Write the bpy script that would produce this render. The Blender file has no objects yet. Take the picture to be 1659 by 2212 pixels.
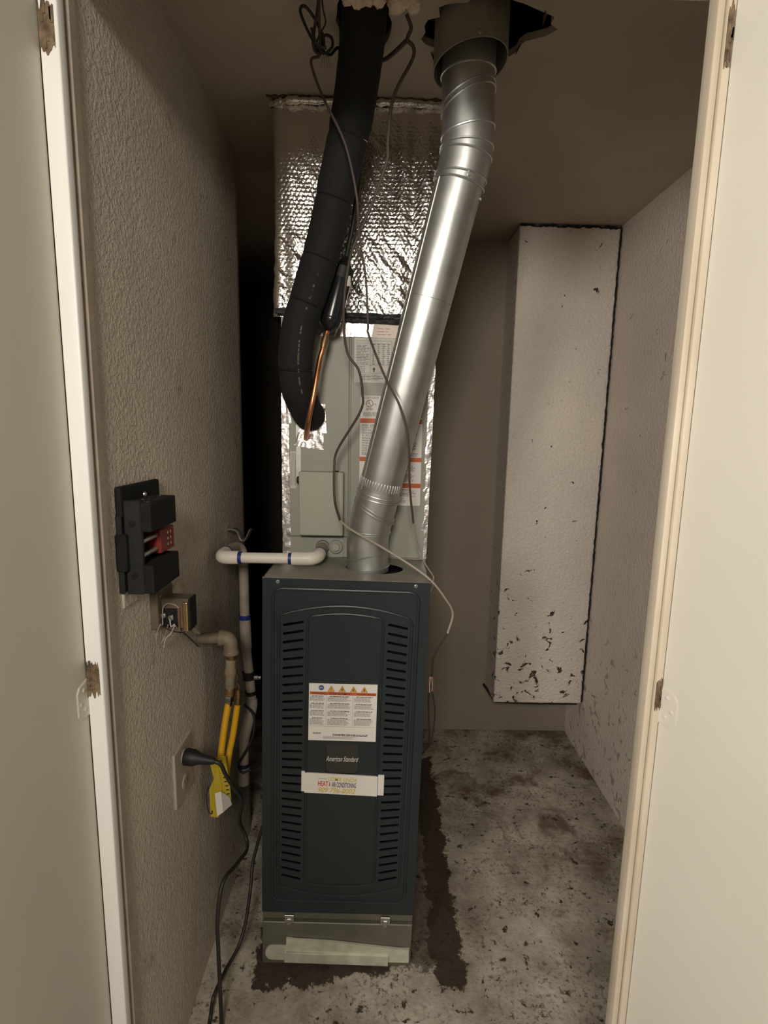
import bpy, bmesh, math, random
from mathutils import Vector, Matrix, noise

random.seed(7)
S = bpy.context.scene
COL = S.collection
PI = math.pi

# ------------------------------------------------------------------ camera
cam_d = bpy.data.cameras.new('camera')
cam_d.sensor_fit = 'VERTICAL'
cam_d.sensor_height = 24.0
cam_d.lens = 24.0 * 1122.9 / 2212.0
cam_d.clip_start = 0.02
cam = bpy.data.objects.new('camera', cam_d)
COL.objects.link(cam)
_r = Vector((0.99977483, -0.00822948, 0.01955951))
_u = Vector((-0.01804663, 0.15515633, 0.98772508))
_f = Vector((0.01116324, 0.98785565, -0.15497288))
cam.matrix_world = Matrix(((_r.x, _u.x, -_f.x, 0.0), (_r.y, _u.y, -_f.y, 0.0),
                           (_r.z, _u.z, -_f.z, 1.586), (0, 0, 0, 1)))
S.camera = cam

# ------------------------------------------------------------------ world, lamps, exposure
S.view_settings.view_transform = 'Standard'
S.view_settings.look = 'None'
S.view_settings.gamma = 1.0
S.view_settings.use_curve_mapping = False
S.view_settings.exposure = 0.0
w = bpy.data.worlds.new('hallway_ambient')
S.world = w
w.use_nodes = True
w.node_tree.nodes['Background'].inputs[0].default_value = (1.0, 0.90, 0.76, 1)
w.node_tree.nodes['Background'].inputs[1].default_value = 0.14


def area_lamp(name, loc, target, size, power, color):
    d = bpy.data.lights.new(name, 'AREA')
    d.shape = 'DISK'
    d.size = size
    d.energy = power
    d.color = color
    o = bpy.data.objects.new(name, d)
    COL.objects.link(o)
    o.location = loc
    o.rotation_euler = (Vector(target) - Vector(loc)).to_track_quat('-Z', 'Y').to_euler()
    return o


area_lamp('hallway_lamp', (-0.14, -1.00, 2.20), (0.10, 1.45, 1.05), 0.50, 31.0, (1.0, 0.925, 0.82))
area_lamp('left_fill', (-1.45, -1.05, 1.92), (0.6, 1.8, 1.05), 0.65, 41.0, (1.0, 0.94, 0.86))  # unseen fill from the left, added to lift the right wall

# ------------------------------------------------------------------ materials
M = {}


def new_mat(name):
    m = bpy.data.materials.new(name)
    m.use_nodes = True
    M[name] = m
    nt = m.node_tree
    return m, nt, nt.nodes['Principled BSDF']


def node(nt, t, **k):
    n = nt.nodes.new(t)
    for a, v in k.items():
        setattr(n, a, v)
    return n


def mat(name, col, rough=0.6, metal=0.0, var=0.0, vscale=8.0, bump=0.0, bscale=60.0, spec=0.5, col2=None,
        detail=4.0, bdist=0.01, coords='Object', stretch=(1, 1, 1)):
    m, nt, b = new_mat(name)
    b.inputs['Base Color'].default_value = (*col, 1)
    b.inputs['Roughness'].default_value = rough
    b.inputs['Metallic'].default_value = metal
    b.inputs['Specular IOR Level'].default_value = spec
    L = nt.links
    tc = node(nt, 'ShaderNodeTexCoord')
    mp = node(nt, 'ShaderNodeMapping')
    mp.inputs['Scale'].default_value = stretch
    L.new(tc.outputs[coords], mp.inputs[0])
    if var > 0 or col2:
        n = node(nt, 'ShaderNodeTexNoise')
        n.inputs['Scale'].default_value = vscale
        n.inputs['Detail'].default_value = detail
        L.new(mp.outputs[0], n.inputs['Vector'])
        r = node(nt, 'ShaderNodeValToRGB')
        r.color_ramp.elements[0].position = 0.32
        r.color_ramp.elements[1].position = 0.68
        c2 = col2 or tuple(min(1, c * (1 + var)) for c in col)
        c1 = col if col2 else tuple(c * (1 - var) for c in col)
        r.color_ramp.elements[0].color = (*c1, 1)
        r.color_ramp.elements[1].color = (*c2, 1)
        L.new(n.outputs[0], r.inputs[0])
        L.new(r.outputs[0], b.inputs['Base Color'])
    if bump > 0:
        n2 = node(nt, 'ShaderNodeTexNoise')
        n2.inputs['Scale'].default_value = bscale
        n2.inputs['Detail'].default_value = 3.0
        L.new(mp.outputs[0], n2.inputs['Vector'])
        bp = node(nt, 'ShaderNodeBump')
        bp.inputs['Strength'].default_value = bump
        bp.inputs['Distance'].default_value = bdist
        L.new(n2.outputs[0], bp.inputs['Height'])
        L.new(bp.outputs[0], b.inputs['Normal'])
    return m


def ramp(nt, a, b_, c0=(0, 0, 0, 1), c1=(1, 1, 1, 1)):
    r = node(nt, 'ShaderNodeValToRGB')
    r.color_ramp.elements[0].position = a
    r.color_ramp.elements[1].position = b_
    r.color_ramp.elements[0].color = c0
    r.color_ramp.elements[1].color = c1
    return r


def math_n(nt, op, a, b_=None, clamp=False):
    n = node(nt, 'ShaderNodeMath', operation=op)
    n.use_clamp = clamp
    for i, v in enumerate((a, b_)):
        if v is None:
            continue
        if isinstance(v, (int, float)):
            n.inputs[i].default_value = v
        else:
            nt.links.new(v, n.inputs[i])
    return n.outputs[0]


def mixc(nt, fac, a, b_):
    n = node(nt, 'ShaderNodeMix', data_type='RGBA')
    nt.links.new(fac, n.inputs[0])
    for s, v in ((6, a), (7, b_)):
        if isinstance(v, tuple):
            n.inputs[s].default_value = (*v, 1)
        else:
            nt.links.new(v, n.inputs[s])
    return n.outputs[2]


def noise_n(nt, vec, scale, detail=4.0, rough=0.55, dist=0.0):
    n = node(nt, 'ShaderNodeTexNoise')
    n.inputs['Scale'].default_value = scale
    n.inputs['Detail'].default_value = detail
    n.inputs['Roughness'].default_value = rough
    n.inputs['Distortion'].default_value = dist
    nt.links.new(vec, n.inputs['Vector'])
    return n.outputs[0]


def plaster(name, base, var, chips=None, scuff=None, bump=0.35, rel=75.0):
    """painted textured drywall; chips = (colour, z_top, density) paint loss low on the wall"""
    m, nt, b = new_mat(name)
    L = nt.links
    b.inputs['Roughness'].default_value = 0.62
    b.inputs['Specular IOR Level'].default_value = 0.3
    tc = node(nt, 'ShaderNodeTexCoord')
    v = tc.outputs['Object']
    n1 = noise_n(nt, v, 2.6, 5.0)
    r1 = ramp(nt, 0.3, 0.72, (*[c * (1 - var) for c in base], 1), (*[min(1, c * (1 + var)) for c in base], 1))
    L.new(n1, r1.inputs[0])
    colr = r1.outputs[0]
    if scuff:
        sc, thr = scuff
        n3 = noise_n(nt, v, 9.0, 6.0, 0.7)
        r3 = ramp(nt, thr, thr + 0.10)
        L.new(n3, r3.inputs[0])
        f3 = math_n(nt, 'MULTIPLY', r3.outputs[0], 0.6)
        colr = mixc(nt, f3, colr, sc)
    if chips:
        cc, ztop, dens = chips
        sx = node(nt, 'ShaderNodeSeparateXYZ')
        L.new(v, sx.inputs[0])
        n4 = noise_n(nt, v, 21.0, 5.0, 0.62, 0.6)
        fall = node(nt, 'ShaderNodeMapRange')
        L.new(sx.outputs['Z'], fall.inputs[0])
        fall.inputs[1].default_value = ztop
        fall.inputs[2].default_value = 0.25
        fall.inputs[3].default_value = dens
        fall.inputs[4].default_value = dens - 0.105
        d = math_n(nt, 'SUBTRACT', n4, fall.outputs[0])
        f4 = math_n(nt, 'MULTIPLY', d, 40.0, clamp=True)
        colr = mixc(nt, f4, colr, cc)
    L.new(colr, b.inputs['Base Color'])
    # knock-down texture relief
    h1 = noise_n(nt, v, rel, 3.0, 0.55, 0.2)
    rr = ramp(nt, 0.42, 0.62)
    L.new(h1, rr.inputs[0])
    h2 = noise_n(nt, v, 220.0, 2.0)
    hs = math_n(nt, 'ADD', rr.outputs[0], math_n(nt, 'MULTIPLY', h2, 0.5))
    bp = node(nt, 'ShaderNodeBump')
    bp.inputs['Strength'].default_value = bump
    bp.inputs['Distance'].default_value = 0.004
    L.new(hs, bp.inputs['Height'])
    L.new(bp.outputs[0], b.inputs['Normal'])
    return m


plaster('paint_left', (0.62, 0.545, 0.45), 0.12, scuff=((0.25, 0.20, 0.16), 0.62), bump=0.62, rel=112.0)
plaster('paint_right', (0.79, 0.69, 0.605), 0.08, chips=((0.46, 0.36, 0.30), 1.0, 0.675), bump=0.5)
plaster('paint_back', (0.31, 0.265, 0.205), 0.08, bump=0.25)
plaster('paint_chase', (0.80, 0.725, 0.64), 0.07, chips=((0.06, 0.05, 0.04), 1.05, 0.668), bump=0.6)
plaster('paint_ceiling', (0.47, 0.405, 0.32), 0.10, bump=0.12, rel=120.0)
plaster('paint_front', (0.5, 0.45, 0.38), 0.06)
mat('door_paint', (0.61, 0.575, 0.495), 0.5, var=0.03, vscale=3, bump=0.08, bscale=220, bdist=0.002)
mat('stop_paint', (0.36, 0.30, 0.235), 0.6, var=0.1, vscale=20)
mat('jamb_paint', (0.93, 0.91, 0.87), 0.42, var=0.04, vscale=30, bump=0.2, bscale=60, bdist=0.002, stretch=(1, 1, .1))
mat('jamb_worn', (0.52, 0.44, 0.33), 0.6, col2=(0.68, 0.60, 0.49), vscale=20, bump=0.25, bscale=80, bdist=0.002, stretch=(1, 1, .15))
mat('bare_wood', (0.07, 0.045, 0.025), 0.8, col2=(0.24, 0.17, 0.10), vscale=60, bump=0.8, bscale=120, bdist=0.006)


def floor_mat():
    m, nt, b = new_mat('concrete_floor')
    L = nt.links
    b.inputs['Roughness'].default_value = 0.7
    b.inputs['Specular IOR Level'].default_value = 0.3
    tc = node(nt, 'ShaderNodeTexCoord')
    v = tc.outputs['Object']
    sx = node(nt, 'ShaderNodeSeparateXYZ')
    L.new(v, sx.inputs[0])
    X, Y = sx.outputs['X'], sx.outputs['Y']
    n1 = noise_n(nt, v, 5.0, 7.0, 0.65)
    r1 = ramp(nt, 0.30, 0.66, (0.20, 0.16, 0.12, 1), (0.56, 0.505, 0.42, 1))
    L.new(n1, r1.inputs[0])
    col = r1.outputs[0]
    # brown old-adhesive patches, heavier towards the back wall
    n2 = noise_n(nt, v, 4.2, 8.0, 0.68, 0.5)
    back = node(nt, 'ShaderNodeMapRange')
    L.new(Y, back.inputs[0])
    back.inputs[1].default_value = 1.5
    back.inputs[2].default_value = 2.6
    back.inputs[3].default_value = 0.56
    back.inputs[4].default_value = 0.44
    f2 = math_n(nt, 'MULTIPLY', math_n(nt, 'SUBTRACT', n2, back.outputs[0]), 9.0, clamp=True)
    col = mixc(nt, math_n(nt, 'MULTIPLY', f2, 0.85), col, (0.12, 0.075, 0.045))
    # light scraped cement
    n3 = noise_n(nt, v, 13.0, 6.0, 0.6)
    r3 = ramp(nt, 0.56, 0.66)
    L.new(n3, r3.inputs[0])
    col = mixc(nt, math_n(nt, 'MULTIPLY', r3.outputs[0], 0.45), col, (0.50, 0.46, 0.385))
    # small dark spots of glue
    n4 = noise_n(nt, v, 26.0, 6.0, 0.68, 0.15)
    r4 = ramp(nt, 0.585, 0.64)
    L.new(n4, r4.inputs[0])
    col = mixc(nt, r4.outputs[0], col, (0.055, 0.038, 0.026))
    n5 = noise_n(nt, v, 75.0, 4.0, 0.65)
    r5 = ramp(nt, 0.52, 0.64)
    L.new(n5, r5.inputs[0])
    n6 = noise_n(nt, v, 6.0, 3.0)
    r6 = ramp(nt, 0.36, 0.58)
    L.new(n6, r6.inputs[0])
    f5 = math_n(nt, 'MULTIPLY', math_n(nt, 'MULTIPLY', r5.outputs[0], r6.outputs[0]), 0.75)
    col = mixc(nt, f5, col, (0.075, 0.05, 0.034))
    # tar strip where an older platform stood, along the right side of the furnace, ragged edges
    ne = noise_n(nt, v, 14.0, 6.0, 0.7)
    wob = math_n(nt, 'MULTIPLY', math_n(nt, 'SUBTRACT', ne, 0.5), 0.15)
    def band(coord, lo, hi):
        c = math_n(nt, 'ADD', coord, wob)
        a = math_n(nt, 'MULTIPLY', math_n(nt, 'SUBTRACT', c, lo), 160.0, clamp=True)
        bb = math_n(nt, 'MULTIPLY', math_n(nt, 'SUBTRACT', hi, c), 160.0, clamp=True)
        return math_n(nt, 'MULTIPLY', a, bb)
    s1 = math_n(nt, 'MULTIPLY', band(X, 0.185, 0.285), band(Y, 1.262, 2.35))
    s1 = math_n(nt, 'MAXIMUM', s1, math_n(nt, 'MULTIPLY', math_n(nt, 'MULTIPLY', band(X, 0.05, 0.20), band(Y, 1.32, 2.35)), 0.72))  # fainter band beside the furnace: its shadow painted into the floor
    s2 = math_n(nt, 'MULTIPLY', band(X, -0.345, 0.06), band(Y, 1.300, 2.2))
    s2 = math_n(nt, 'MAXIMUM', s2, math_n(nt, 'MULTIPLY', band(X, -0.335, -0.10), band(Y, 1.268, 1.34)))
    st = math_n(nt, 'MAXIMUM', s1, s2)
    col = mixc(nt, math_n(nt, 'MULTIPLY', st, 0.93), col, (0.035, 0.022, 0.014))
    L.new(col, b.inputs['Base Color'])
    h = noise_n(nt, v, 60.0, 5.0, 0.6)
    bp = node(nt, 'ShaderNodeBump')
    bp.inputs['Strength'].default_value = 0.5
    bp.inputs['Distance'].default_value = 0.006
    L.new(h, bp.inputs['Height'])
    L.new(bp.outputs[0], b.inputs['Normal'])


floor_mat()
mat('furnace_paint', (0.0150, 0.0225, 0.0255), 0.42, var=0.10, vscale=6, bump=0.05, bscale=500, bdist=0.001)
mat('furnace_side', (0.030, 0.033, 0.031), 0.5)
mat('top_plate', (0.24, 0.23, 0.185), 0.5, var=0.15, vscale=14)
mat('recess_paint', (0.036, 0.031, 0.027), 0.55)
mat('flashing', (0.62, 0.62, 0.50), 0.45, metal=0.3, var=0.12, vscale=30, bump=0.3, bscale=60, bdist=0.004)
mat('base_metal', (0.135, 0.13, 0.098), 0.5, metal=0.2, var=0.16, vscale=10)
mat('coil_paint', (0.33, 0.33, 0.27), 0.5, var=0.05, vscale=5, bump=0.03, bscale=300, bdist=0.001)
mat('cover_paint', (0.40, 0.39, 0.315), 0.5, var=0.04, vscale=5)
mat('foil', (0.86, 0.83, 0.79), 0.20, metal=1.0, bump=0.35, bscale=170, bdist=0.004)
mat('foil_tape', (0.90, 0.845, 0.82), 0.33, metal=1.0, bump=0.3, bscale=34, bdist=0.010)
mat('dark_tape', (0.05, 0.05, 0.05), 0.45, metal=0.5, var=0.4, vscale=40, bump=0.5, bscale=80)
mat('galvanized', (0.55, 0.555, 0.535), 0.40, metal=0.88, var=0.10, vscale=22, bump=0.03, bscale=40, bdist=0.003)
mat('galv_dull', (0.46, 0.45, 0.42), 0.42, metal=0.85, var=0.12, vscale=20)
mat('stub_metal', (0.27, 0.25, 0.21), 0.6, metal=0.0, var=0.12, vscale=14)
mat('rubber_black', (0.008, 0.0075, 0.007), 0.85, var=0.2, vscale=30, bump=0.15, bscale=150, bdist=0.002)
mat('rubber_print', (0.11, 0.095, 0.055), 0.8)
mat('black_plastic', (0.009, 0.009, 0.009), 0.55, var=0.25, vscale=30)
mat('black_gloss', (0.012, 0.012, 0.014), 0.22)
mat('dusty_black', (0.0085, 0.008, 0.008), 0.8, spec=0.3, var=0.3, vscale=40)
mat('dust', (0.11, 0.095, 0.075), 0.95, var=0.3, vscale=60)
mat('copper', (0.62, 0.27, 0.13), 0.32, metal=1.0, var=0.35, vscale=18)
mat('brass', (0.42, 0.27, 0.13), 0.42, metal=0.9, col2=(0.20, 0.12, 0.06), vscale=40)
mat('steel', (0.70, 0.70, 0.68), 0.25, metal=1.0)
mat('pvc', (0.76, 0.70, 0.61), 0.42, var=0.06, vscale=18)
mat('pvc_dirty', (0.34, 0.285, 0.235), 0.5, var=0.14, vscale=25)
mat('pvc_glue', (0.012, 0.03, 0.17), 0.4)
mat('gas_pipe', (0.19, 0.15, 0.10), 0.6, var=0.18, vscale=35)
mat('valve_grey', (0.20, 0.21, 0.19), 0.55, col2=(0.24, 0.155, 0.07), vscale=35)
mat('hose_yellow', (0.66, 0.36, 0.008), 0.45)
mat('tag_yellow', (0.46, 0.34, 0.02), 0.55)
mat('tag_white', (0.72, 0.68, 0.62), 0.6)
mat('tag_grey', (0.40, 0.36, 0.33), 0.6)
mat('navy', (0.012, 0.018, 0.055), 0.5)
mat('terminal_red', (0.20, 0.020, 0.014), 0.5, var=0.1)
mat('cable_brown', (0.075, 0.052, 0.042), 0.6)
mat('cable_beige', (0.36, 0.30, 0.245), 0.6)
mat('cable_black', (0.020, 0.018, 0.016), 0.5)
mat('wire_red', (0.35, 0.06, 0.04), 0.5)
mat('wire_pale', (0.55, 0.47, 0.40), 0.5)
mat('nut_ivory', (0.50, 0.46, 0.36), 0.5)
mat('zinc_gold', (0.66, 0.50, 0.24), 0.3, metal=1.0, col2=(0.55, 0.36, 0.28), vscale=30)
mat('zinc_dusty', (0.15, 0.12, 0.085), 0.55, metal=0.4, var=0.2, vscale=40)
mat('plate_ivory', (0.40, 0.35, 0.29), 0.45, var=0.05)
mat('foam_seal', (0.80, 0.66, 0.50), 0.8, var=0.15, vscale=40, bump=0.6, bscale=90)
mat('label_white', (0.80, 0.76, 0.70), 0.5)
mat('label_aged', (0.62, 0.59, 0.53), 0.5)
mat('label_cream', (0.70, 0.60, 0.48), 0.4)
mat('ink', (0.05, 0.045, 0.04), 0.6)
mat('ink_grey', (0.27, 0.25, 0.235), 0.6)
mat('ink_pale', (0.46, 0.40, 0.38), 0.6)
mat('ink_pink', (0.62, 0.36, 0.34), 0.6)
mat('print_orange', (0.58, 0.115, 0.025), 0.5)
mat('print_red', (0.62, 0.045, 0.025), 0.5)
mat('print_yellow', (0.66, 0.50, 0.045), 0.5)
mat('print_amber', (0.80, 0.40, 0.04), 0.5)
mat('print_blue', (0.07, 0.10, 0.30), 0.5)
mat('print_navy', (0.035, 0.025, 0.09), 0.5)
mat('logo_white', (0.72, 0.70, 0.66), 0.4)
mat('gypsum', (0.50, 0.45, 0.37), 0.85, var=0.12, vscale=50, bump=0.5, bscale=80)
mat('alcove_dark', (0.045, 0.035, 0.027), 0.9, var=0.2)  # alcove walls: deep shade put into the colour
mat('crack_shade_dark', (0.018, 0.014, 0.011), 0.95)
mat('torn_edge', (0.10, 0.068, 0.045), 0.9, var=0.3, vscale=40)


# ------------------------------------------------------------------ mesh helpers
def link(name, bm, material, parent=None, base=(0, 0, 0), smooth=False):
    me = bpy.data.meshes.new(name)
    if base != (0, 0, 0):
        bmesh.ops.translate(bm, verts=bm.verts, vec=-Vector(base))
    bmesh.ops.recalc_face_normals(bm, faces=bm.faces)
    bm.to_mesh(me)
    bm.free()
    if smooth:
        me.polygons.foreach_set('use_smooth', [True] * len(me.polygons))
        try:
            me.set_sharp_from_angle(angle=math.radians(38))
        except Exception:
            pass
    me.materials.append(M[material])
    o = bpy.data.objects.new(name, me)
    COL.objects.link(o)
    if name in ('fine_print', 'heading_print', 'faded_print', 'dust_crumbs', 'tag_print', 'torn_paper'):
        o['kind'] = 'stuff'
    if parent is not None:
        o.parent = parent
    else:
        o.location = base
    return o


def tag(o, label, cat, group=None):
    o['label'] = label
    o['category'] = cat
    if group:
        o['group'] = group
    return o


def thing(name, base, label, cat, group=None):
    o = bpy.data.objects.new(name, None)
    o.empty_display_size = 0.05
    COL.objects.link(o)
    o.location = base
    return tag(o, label, cat, group)


def structure(o):
    o['kind'] = 'structure'
    return o


def BM():
    return bmesh.new()


def box(bm, x0, x1, y0, y1, z0, z1, bevel=0.0, seg=2):
    r = bmesh.ops.create_cube(bm, size=1.0)
    vs = r['verts']
    for v in vs:
        v.co = Vector(((x0 + x1) / 2 + v.co.x * (x1 - x0), (y0 + y1) / 2 + v.co.y * (y1 - y0),
                       (z0 + z1) / 2 + v.co.z * (z1 - z0)))
    if bevel > 0:
        es = list({e for v in vs for e in v.link_edges})
        bmesh.ops.bevel(bm, geom=es, offset=bevel, segments=seg, profile=0.5, affect='EDGES', clamp_overlap=True)
    return bm


def smooth_path(pts, n=6, closed=False):
    P = [Vector(p) for p in pts]
    if len(P) < 3:
        return P
    out = []
    N = len(P)
    rng = range(N if closed else N - 1)
    for i in rng:
        if closed:
            p0, p1, p2, p3 = P[(i - 1) % N], P[i], P[(i + 1) % N], P[(i + 2) % N]
        else:
            p1, p2 = P[i], P[i + 1]
            p0 = P[i - 1] if i > 0 else p1 * 2 - p2
            p3 = P[i + 2] if i + 2 < N else p2 * 2 - p1
        for k in range(n):
            t = k / n
            out.append(0.5 * ((2 * p1) + (-p0 + p2) * t + (2 * p0 - 5 * p1 + 4 * p2 - p3) * t * t
                              + (-p0 + 3 * p1 - 3 * p2 + p3) * t ** 3))
    if not closed:
        out.append(P[-1].copy())
    return out


def tube(bm, path, rad, sides=12, closed=False, caps=True, flat=None):
    """sweep a circle (radius number or list) along path with parallel transport"""
    P = [Vector(p) for p in path]
    n = len(P)
    R = [rad] * n if isinstance(rad, (int, float)) else list(rad)
    T = []
    for i in range(n):
        if closed:
            d = P[(i + 1) % n] - P[i - 1]
        else:
            d = P[min(i + 1, n - 1)] - P[max(i - 1, 0)]
        T.append(d.normalized())
    ref = Vector((0, 0, 1)) if abs(T[0].z) < 0.9 else Vector((1, 0, 0))
    N_ = (ref - T[0] * ref.dot(T[0])).normalized()
    rings = []
    for i in range(n):
        if i > 0:
            q = T[i - 1].rotation_difference(T[i])
            N_ = q @ N_
            N_ = (N_ - T[i] * N_.dot(T[i])).normalized()
        B = T[i].cross(N_)
        ring = []
        for k in range(sides):
            a = 2 * PI * k / sides
            ring.append(bm.verts.new(P[i] + (N_ * math.cos(a) + B * math.sin(a)) * R[i]))
        rings.append(ring)
    m = n if closed else n - 1
    for i in range(m):
        a, b = rings[i], rings[(i + 1) % n]
        for k in range(sides):
            k2 = (k + 1) % sides
            bm.faces.new((a[k], a[k2], b[k2], b[k]))
    if caps and not closed:
        bm.faces.new(rings[0][::-1])
        bm.faces.new(rings[-1])
    return bm


def axis_frame(axis):
    a = Vector(axis).normalized()
    ref = Vector((0, 0, 1)) if abs(a.z) < 0.9 else Vector((1, 0, 0))
    n = (ref - a * ref.dot(a)).normalized()
    return a, n, a.cross(n)


def lathe(bm, origin, axis, prof, sides=20, cap0=True, cap1=True):
    """prof = [(distance along axis, radius)]"""
    a, n, b = axis_frame(axis)
    O = Vector(origin)
    rings = []
    for d, r in prof:
        rings.append([bm.verts.new(O + a * d + (n * math.cos(2 * PI * k / sides) + b * math.sin(2 * PI * k / sides)) * r)
                      for k in range(sides)])
    for r0, r1 in zip(rings, rings[1:]):
        for k in range(sides):
            k2 = (k + 1) % sides
            bm.faces.new((r0[k], r0[k2], r1[k2], r1[k]))
    if cap0:
        bm.faces.new(rings[0][::-1])
    if cap1:
        bm.faces.new(rings[-1])
    return bm


def ring_seam(bm, c, axis, r, tube_r, tilt=0.0, tilt_dir=(1, 0, 0), n=28, sides=6):
    a, _, _ = axis_frame(axis)
    t = Vector(tilt_dir)
    e1 = (t - a * t.dot(a)).normalized()
    e2 = a.cross(e1)
    C = Vector(c)
    pts = [C + (e1 * math.cos(q) + e2 * math.sin(q)) * r + a * (tilt * math.cos(q))
           for q in [2 * PI * i / n for i in range(n)]]
    return tube(bm, pts, tube_r, sides, closed=True)


def hexbolt(bm, c, axis, r, h):
    return lathe(bm, c, axis, [(0, r), (h * .8, r), (h, r * .82)], 6)


def plate_xz(bm, pts, y0, y1):
    """polygon in x,z extruded from y0 (front) to y1"""
    f = [bm.verts.new((x, y0, z)) for x, z in pts]
    b = [bm.verts.new((x, y1, z)) for x, z in pts]
    n = len(pts)
    bm.faces.new(f)
    bm.faces.new(b[::-1])
    for i in range(n):
        j = (i + 1) % n
        bm.faces.new((f[i], b[i], b[j], f[j]))
    return bm


def rrect(x0, x1, z0, z1, r, n=5):
    out = []
    for cx, cz, a0 in ((x1 - r, z1 - r, 0), (x0 + r, z1 - r, 90), (x0 + r, z0 + r, 180), (x1 - r, z0 + r, 270)):
        for k in range(n + 1):
            a = math.radians(a0 + 90 * k / n)
            out.append((cx + r * math.cos(a), cz + r * math.sin(a)))
    return out


def filled(bm, outer, holes):
    """planar polygon (3d points) with holes, triangulated"""
    edges = []
    for loop in [outer] + holes:
        vs = [bm.verts.new(p) for p in loop]
        for i in range(len(vs)):
            edges.append(bm.edges.new((vs[i], vs[(i + 1) % len(vs)])))
    bmesh.ops.triangle_fill(bm, use_beauty=True, use_dissolve=False, edges=edges)
    return bm


def extrude_all(bm, vec):
    r = bmesh.ops.extrude_face_region(bm, geom=list(bm.faces))
    vs = [g for g in r['geom'] if isinstance(g, bmesh.types.BMVert)]
    bmesh.ops.translate(bm, verts=vs, vec=Vector(vec))
    return bm


def text_mesh(name, body, x0, x1, z0, z1, y, material, parent, base, shear=0.0, bold=0.0, slope=0.0):
    """flat lettering in an x,z plane facing -y, fitted to the box"""
    cu = bpy.data.curves.new(name, 'FONT')
    cu.body = body
    cu.size = 1.0
    cu.offset = bold
    cu.resolution_u = 3
    o = bpy.data.objects.new(name, cu)
    COL.objects.link(o)
    dg = bpy.context.evaluated_depsgraph_get()
    me = bpy.data.meshes.new_from_object(o.evaluated_get(dg))
    bpy.data.objects.remove(o)
    bpy.data.curves.remove(cu)
    for v in me.vertices:
        v.co.x += shear * v.co.y
    xs = [v.co.x for v in me.vertices]
    ys = [v.co.y for v in me.vertices]
    sx = (x1 - x0) / (max(xs) - min(xs))
    sz = (z1 - z0) / (max(ys) - min(ys))
    mx, my = min(xs), min(ys)
    for v in me.vertices:
        xx = x0 + (v.co.x - mx) * sx
        zz = z0 + (v.co.y - my) * sz + slope * (xx - x0)
        v.co = Vector((xx, y, zz)) - Vector(base)
    me.materials.clear()
    me.materials.append(M[material])
    t = bpy.data.objects.new(name, me)
    COL.objects.link(t)
    t.parent = parent
    return t


def scribble(bm, x0, x1, z0, z1, rows, y, fill=0.6, ragged=0.25, rnd=random, slope=0.0):
    """rows of tiny print as flat word shapes"""
    ph = (z1 - z0) / rows
    for i in range(rows):
        z = z1 - ph * (i + 0.5)
        x = x0
        end = x1 - rnd.random() * ragged * (x1 - x0)
        while x < end:
            wd = min((0.6 + rnd.random() * 2.2) * ph * 1.3, end - x)
            h = ph * fill * 0.5
            zz = z + slope * (x - x0)
            v = [bm.verts.new(q) for q in ((x, y, zz - h), (x + wd, y, zz - h), (x + wd, y, zz + h), (x, y, zz + h))]
            bm.faces.new(v)
            x += wd + ph * 0.45
    return bm


def quad_xz(bm, x0, x1, z0, z1, y):
    v = [bm.verts.new(q) for q in ((x0, y, z0), (x1, y, z0), (x1, y, z1), (x0, y, z1))]
    bm.faces.new(v)
    return bm


# ------------------------------------------------------------------ the room
L_, R_, B_, C_ = -0.486, 1.027, 2.587, 2.474
FY0, FY1 = 0.88, 0.935          # front wall with the doorway
HEAD = 2.268

bm = box(BM(), -2.2, 2.2, -2.4, 3.55, -0.06, 0.0)
structure(link('floor', bm, 'concrete_floor'))
AY = 1.99                       # the left wall stops here; added dark alcove keeps the gap behind black
wl = [(L_ - 0.10, FY0), (L_, FY0)] + [(L_ - 0.09 + 0.09 * math.cos(q), AY - 0.16 + 0.16 * math.sin(q)) for q in [PI / 2 * i / 10 for i in range(11)]] + [(L_ - 0.10, AY)]
bm = BM()
lo_ = [bm.verts.new((x, y, -0.02)) for x, y in wl]
hi_ = [bm.verts.new((x, y, C_ + 0.02)) for x, y in wl]
bm.faces.new(lo_[::-1])
bm.faces.new(hi_)
for i in range(len(wl)):
    j = (i + 1) % len(wl)
    bm.faces.new((lo_[i], lo_[j], hi_[j], hi_[i]))
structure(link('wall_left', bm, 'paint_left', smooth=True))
structure(link('wall_alcove_side', box(BM(), -1.05, -0.95, FY1, 3.4, -0.02, C_ + 0.02), 'alcove_dark'))
structure(link('wall_alcove_front', box(BM(), -0.95, L_ - 0.10, FY1, FY1 + 0.1, -0.02, C_ + 0.02), 'alcove_dark'))
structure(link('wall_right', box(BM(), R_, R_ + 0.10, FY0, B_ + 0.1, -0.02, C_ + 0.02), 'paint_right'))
structure(link('wall_alcove_back', box(BM(), -1.05, -0.17, 3.4, 3.5, -0.02, C_ + 0.02), 'alcove_dark'))
structure(link('wall_alcove_return', box(BM(), -0.27, -0.17, B_ + 0.1, 3.4, -0.02, C_ + 0.02), 'alcove_dark'))
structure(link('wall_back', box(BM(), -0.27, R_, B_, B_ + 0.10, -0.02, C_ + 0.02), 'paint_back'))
bm = box(BM(), 0.517, R_ + 0.9, FY0, FY1, -0.02, C_ + 0.02)
wf = structure(link('wall_front', bm, 'paint_front'))
bm = box(BM(), -1.7, -0.508, FY0, FY1, -0.02, C_ + 0.02)
bm2 = box(BM(), -0.508, 0.513, FY0, FY1, HEAD, C_ + 0.02)
structure(link('wall_front_return', bm, 'paint_front'))
structure(link('wall_front_header', bm2, 'paint_front'))


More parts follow.
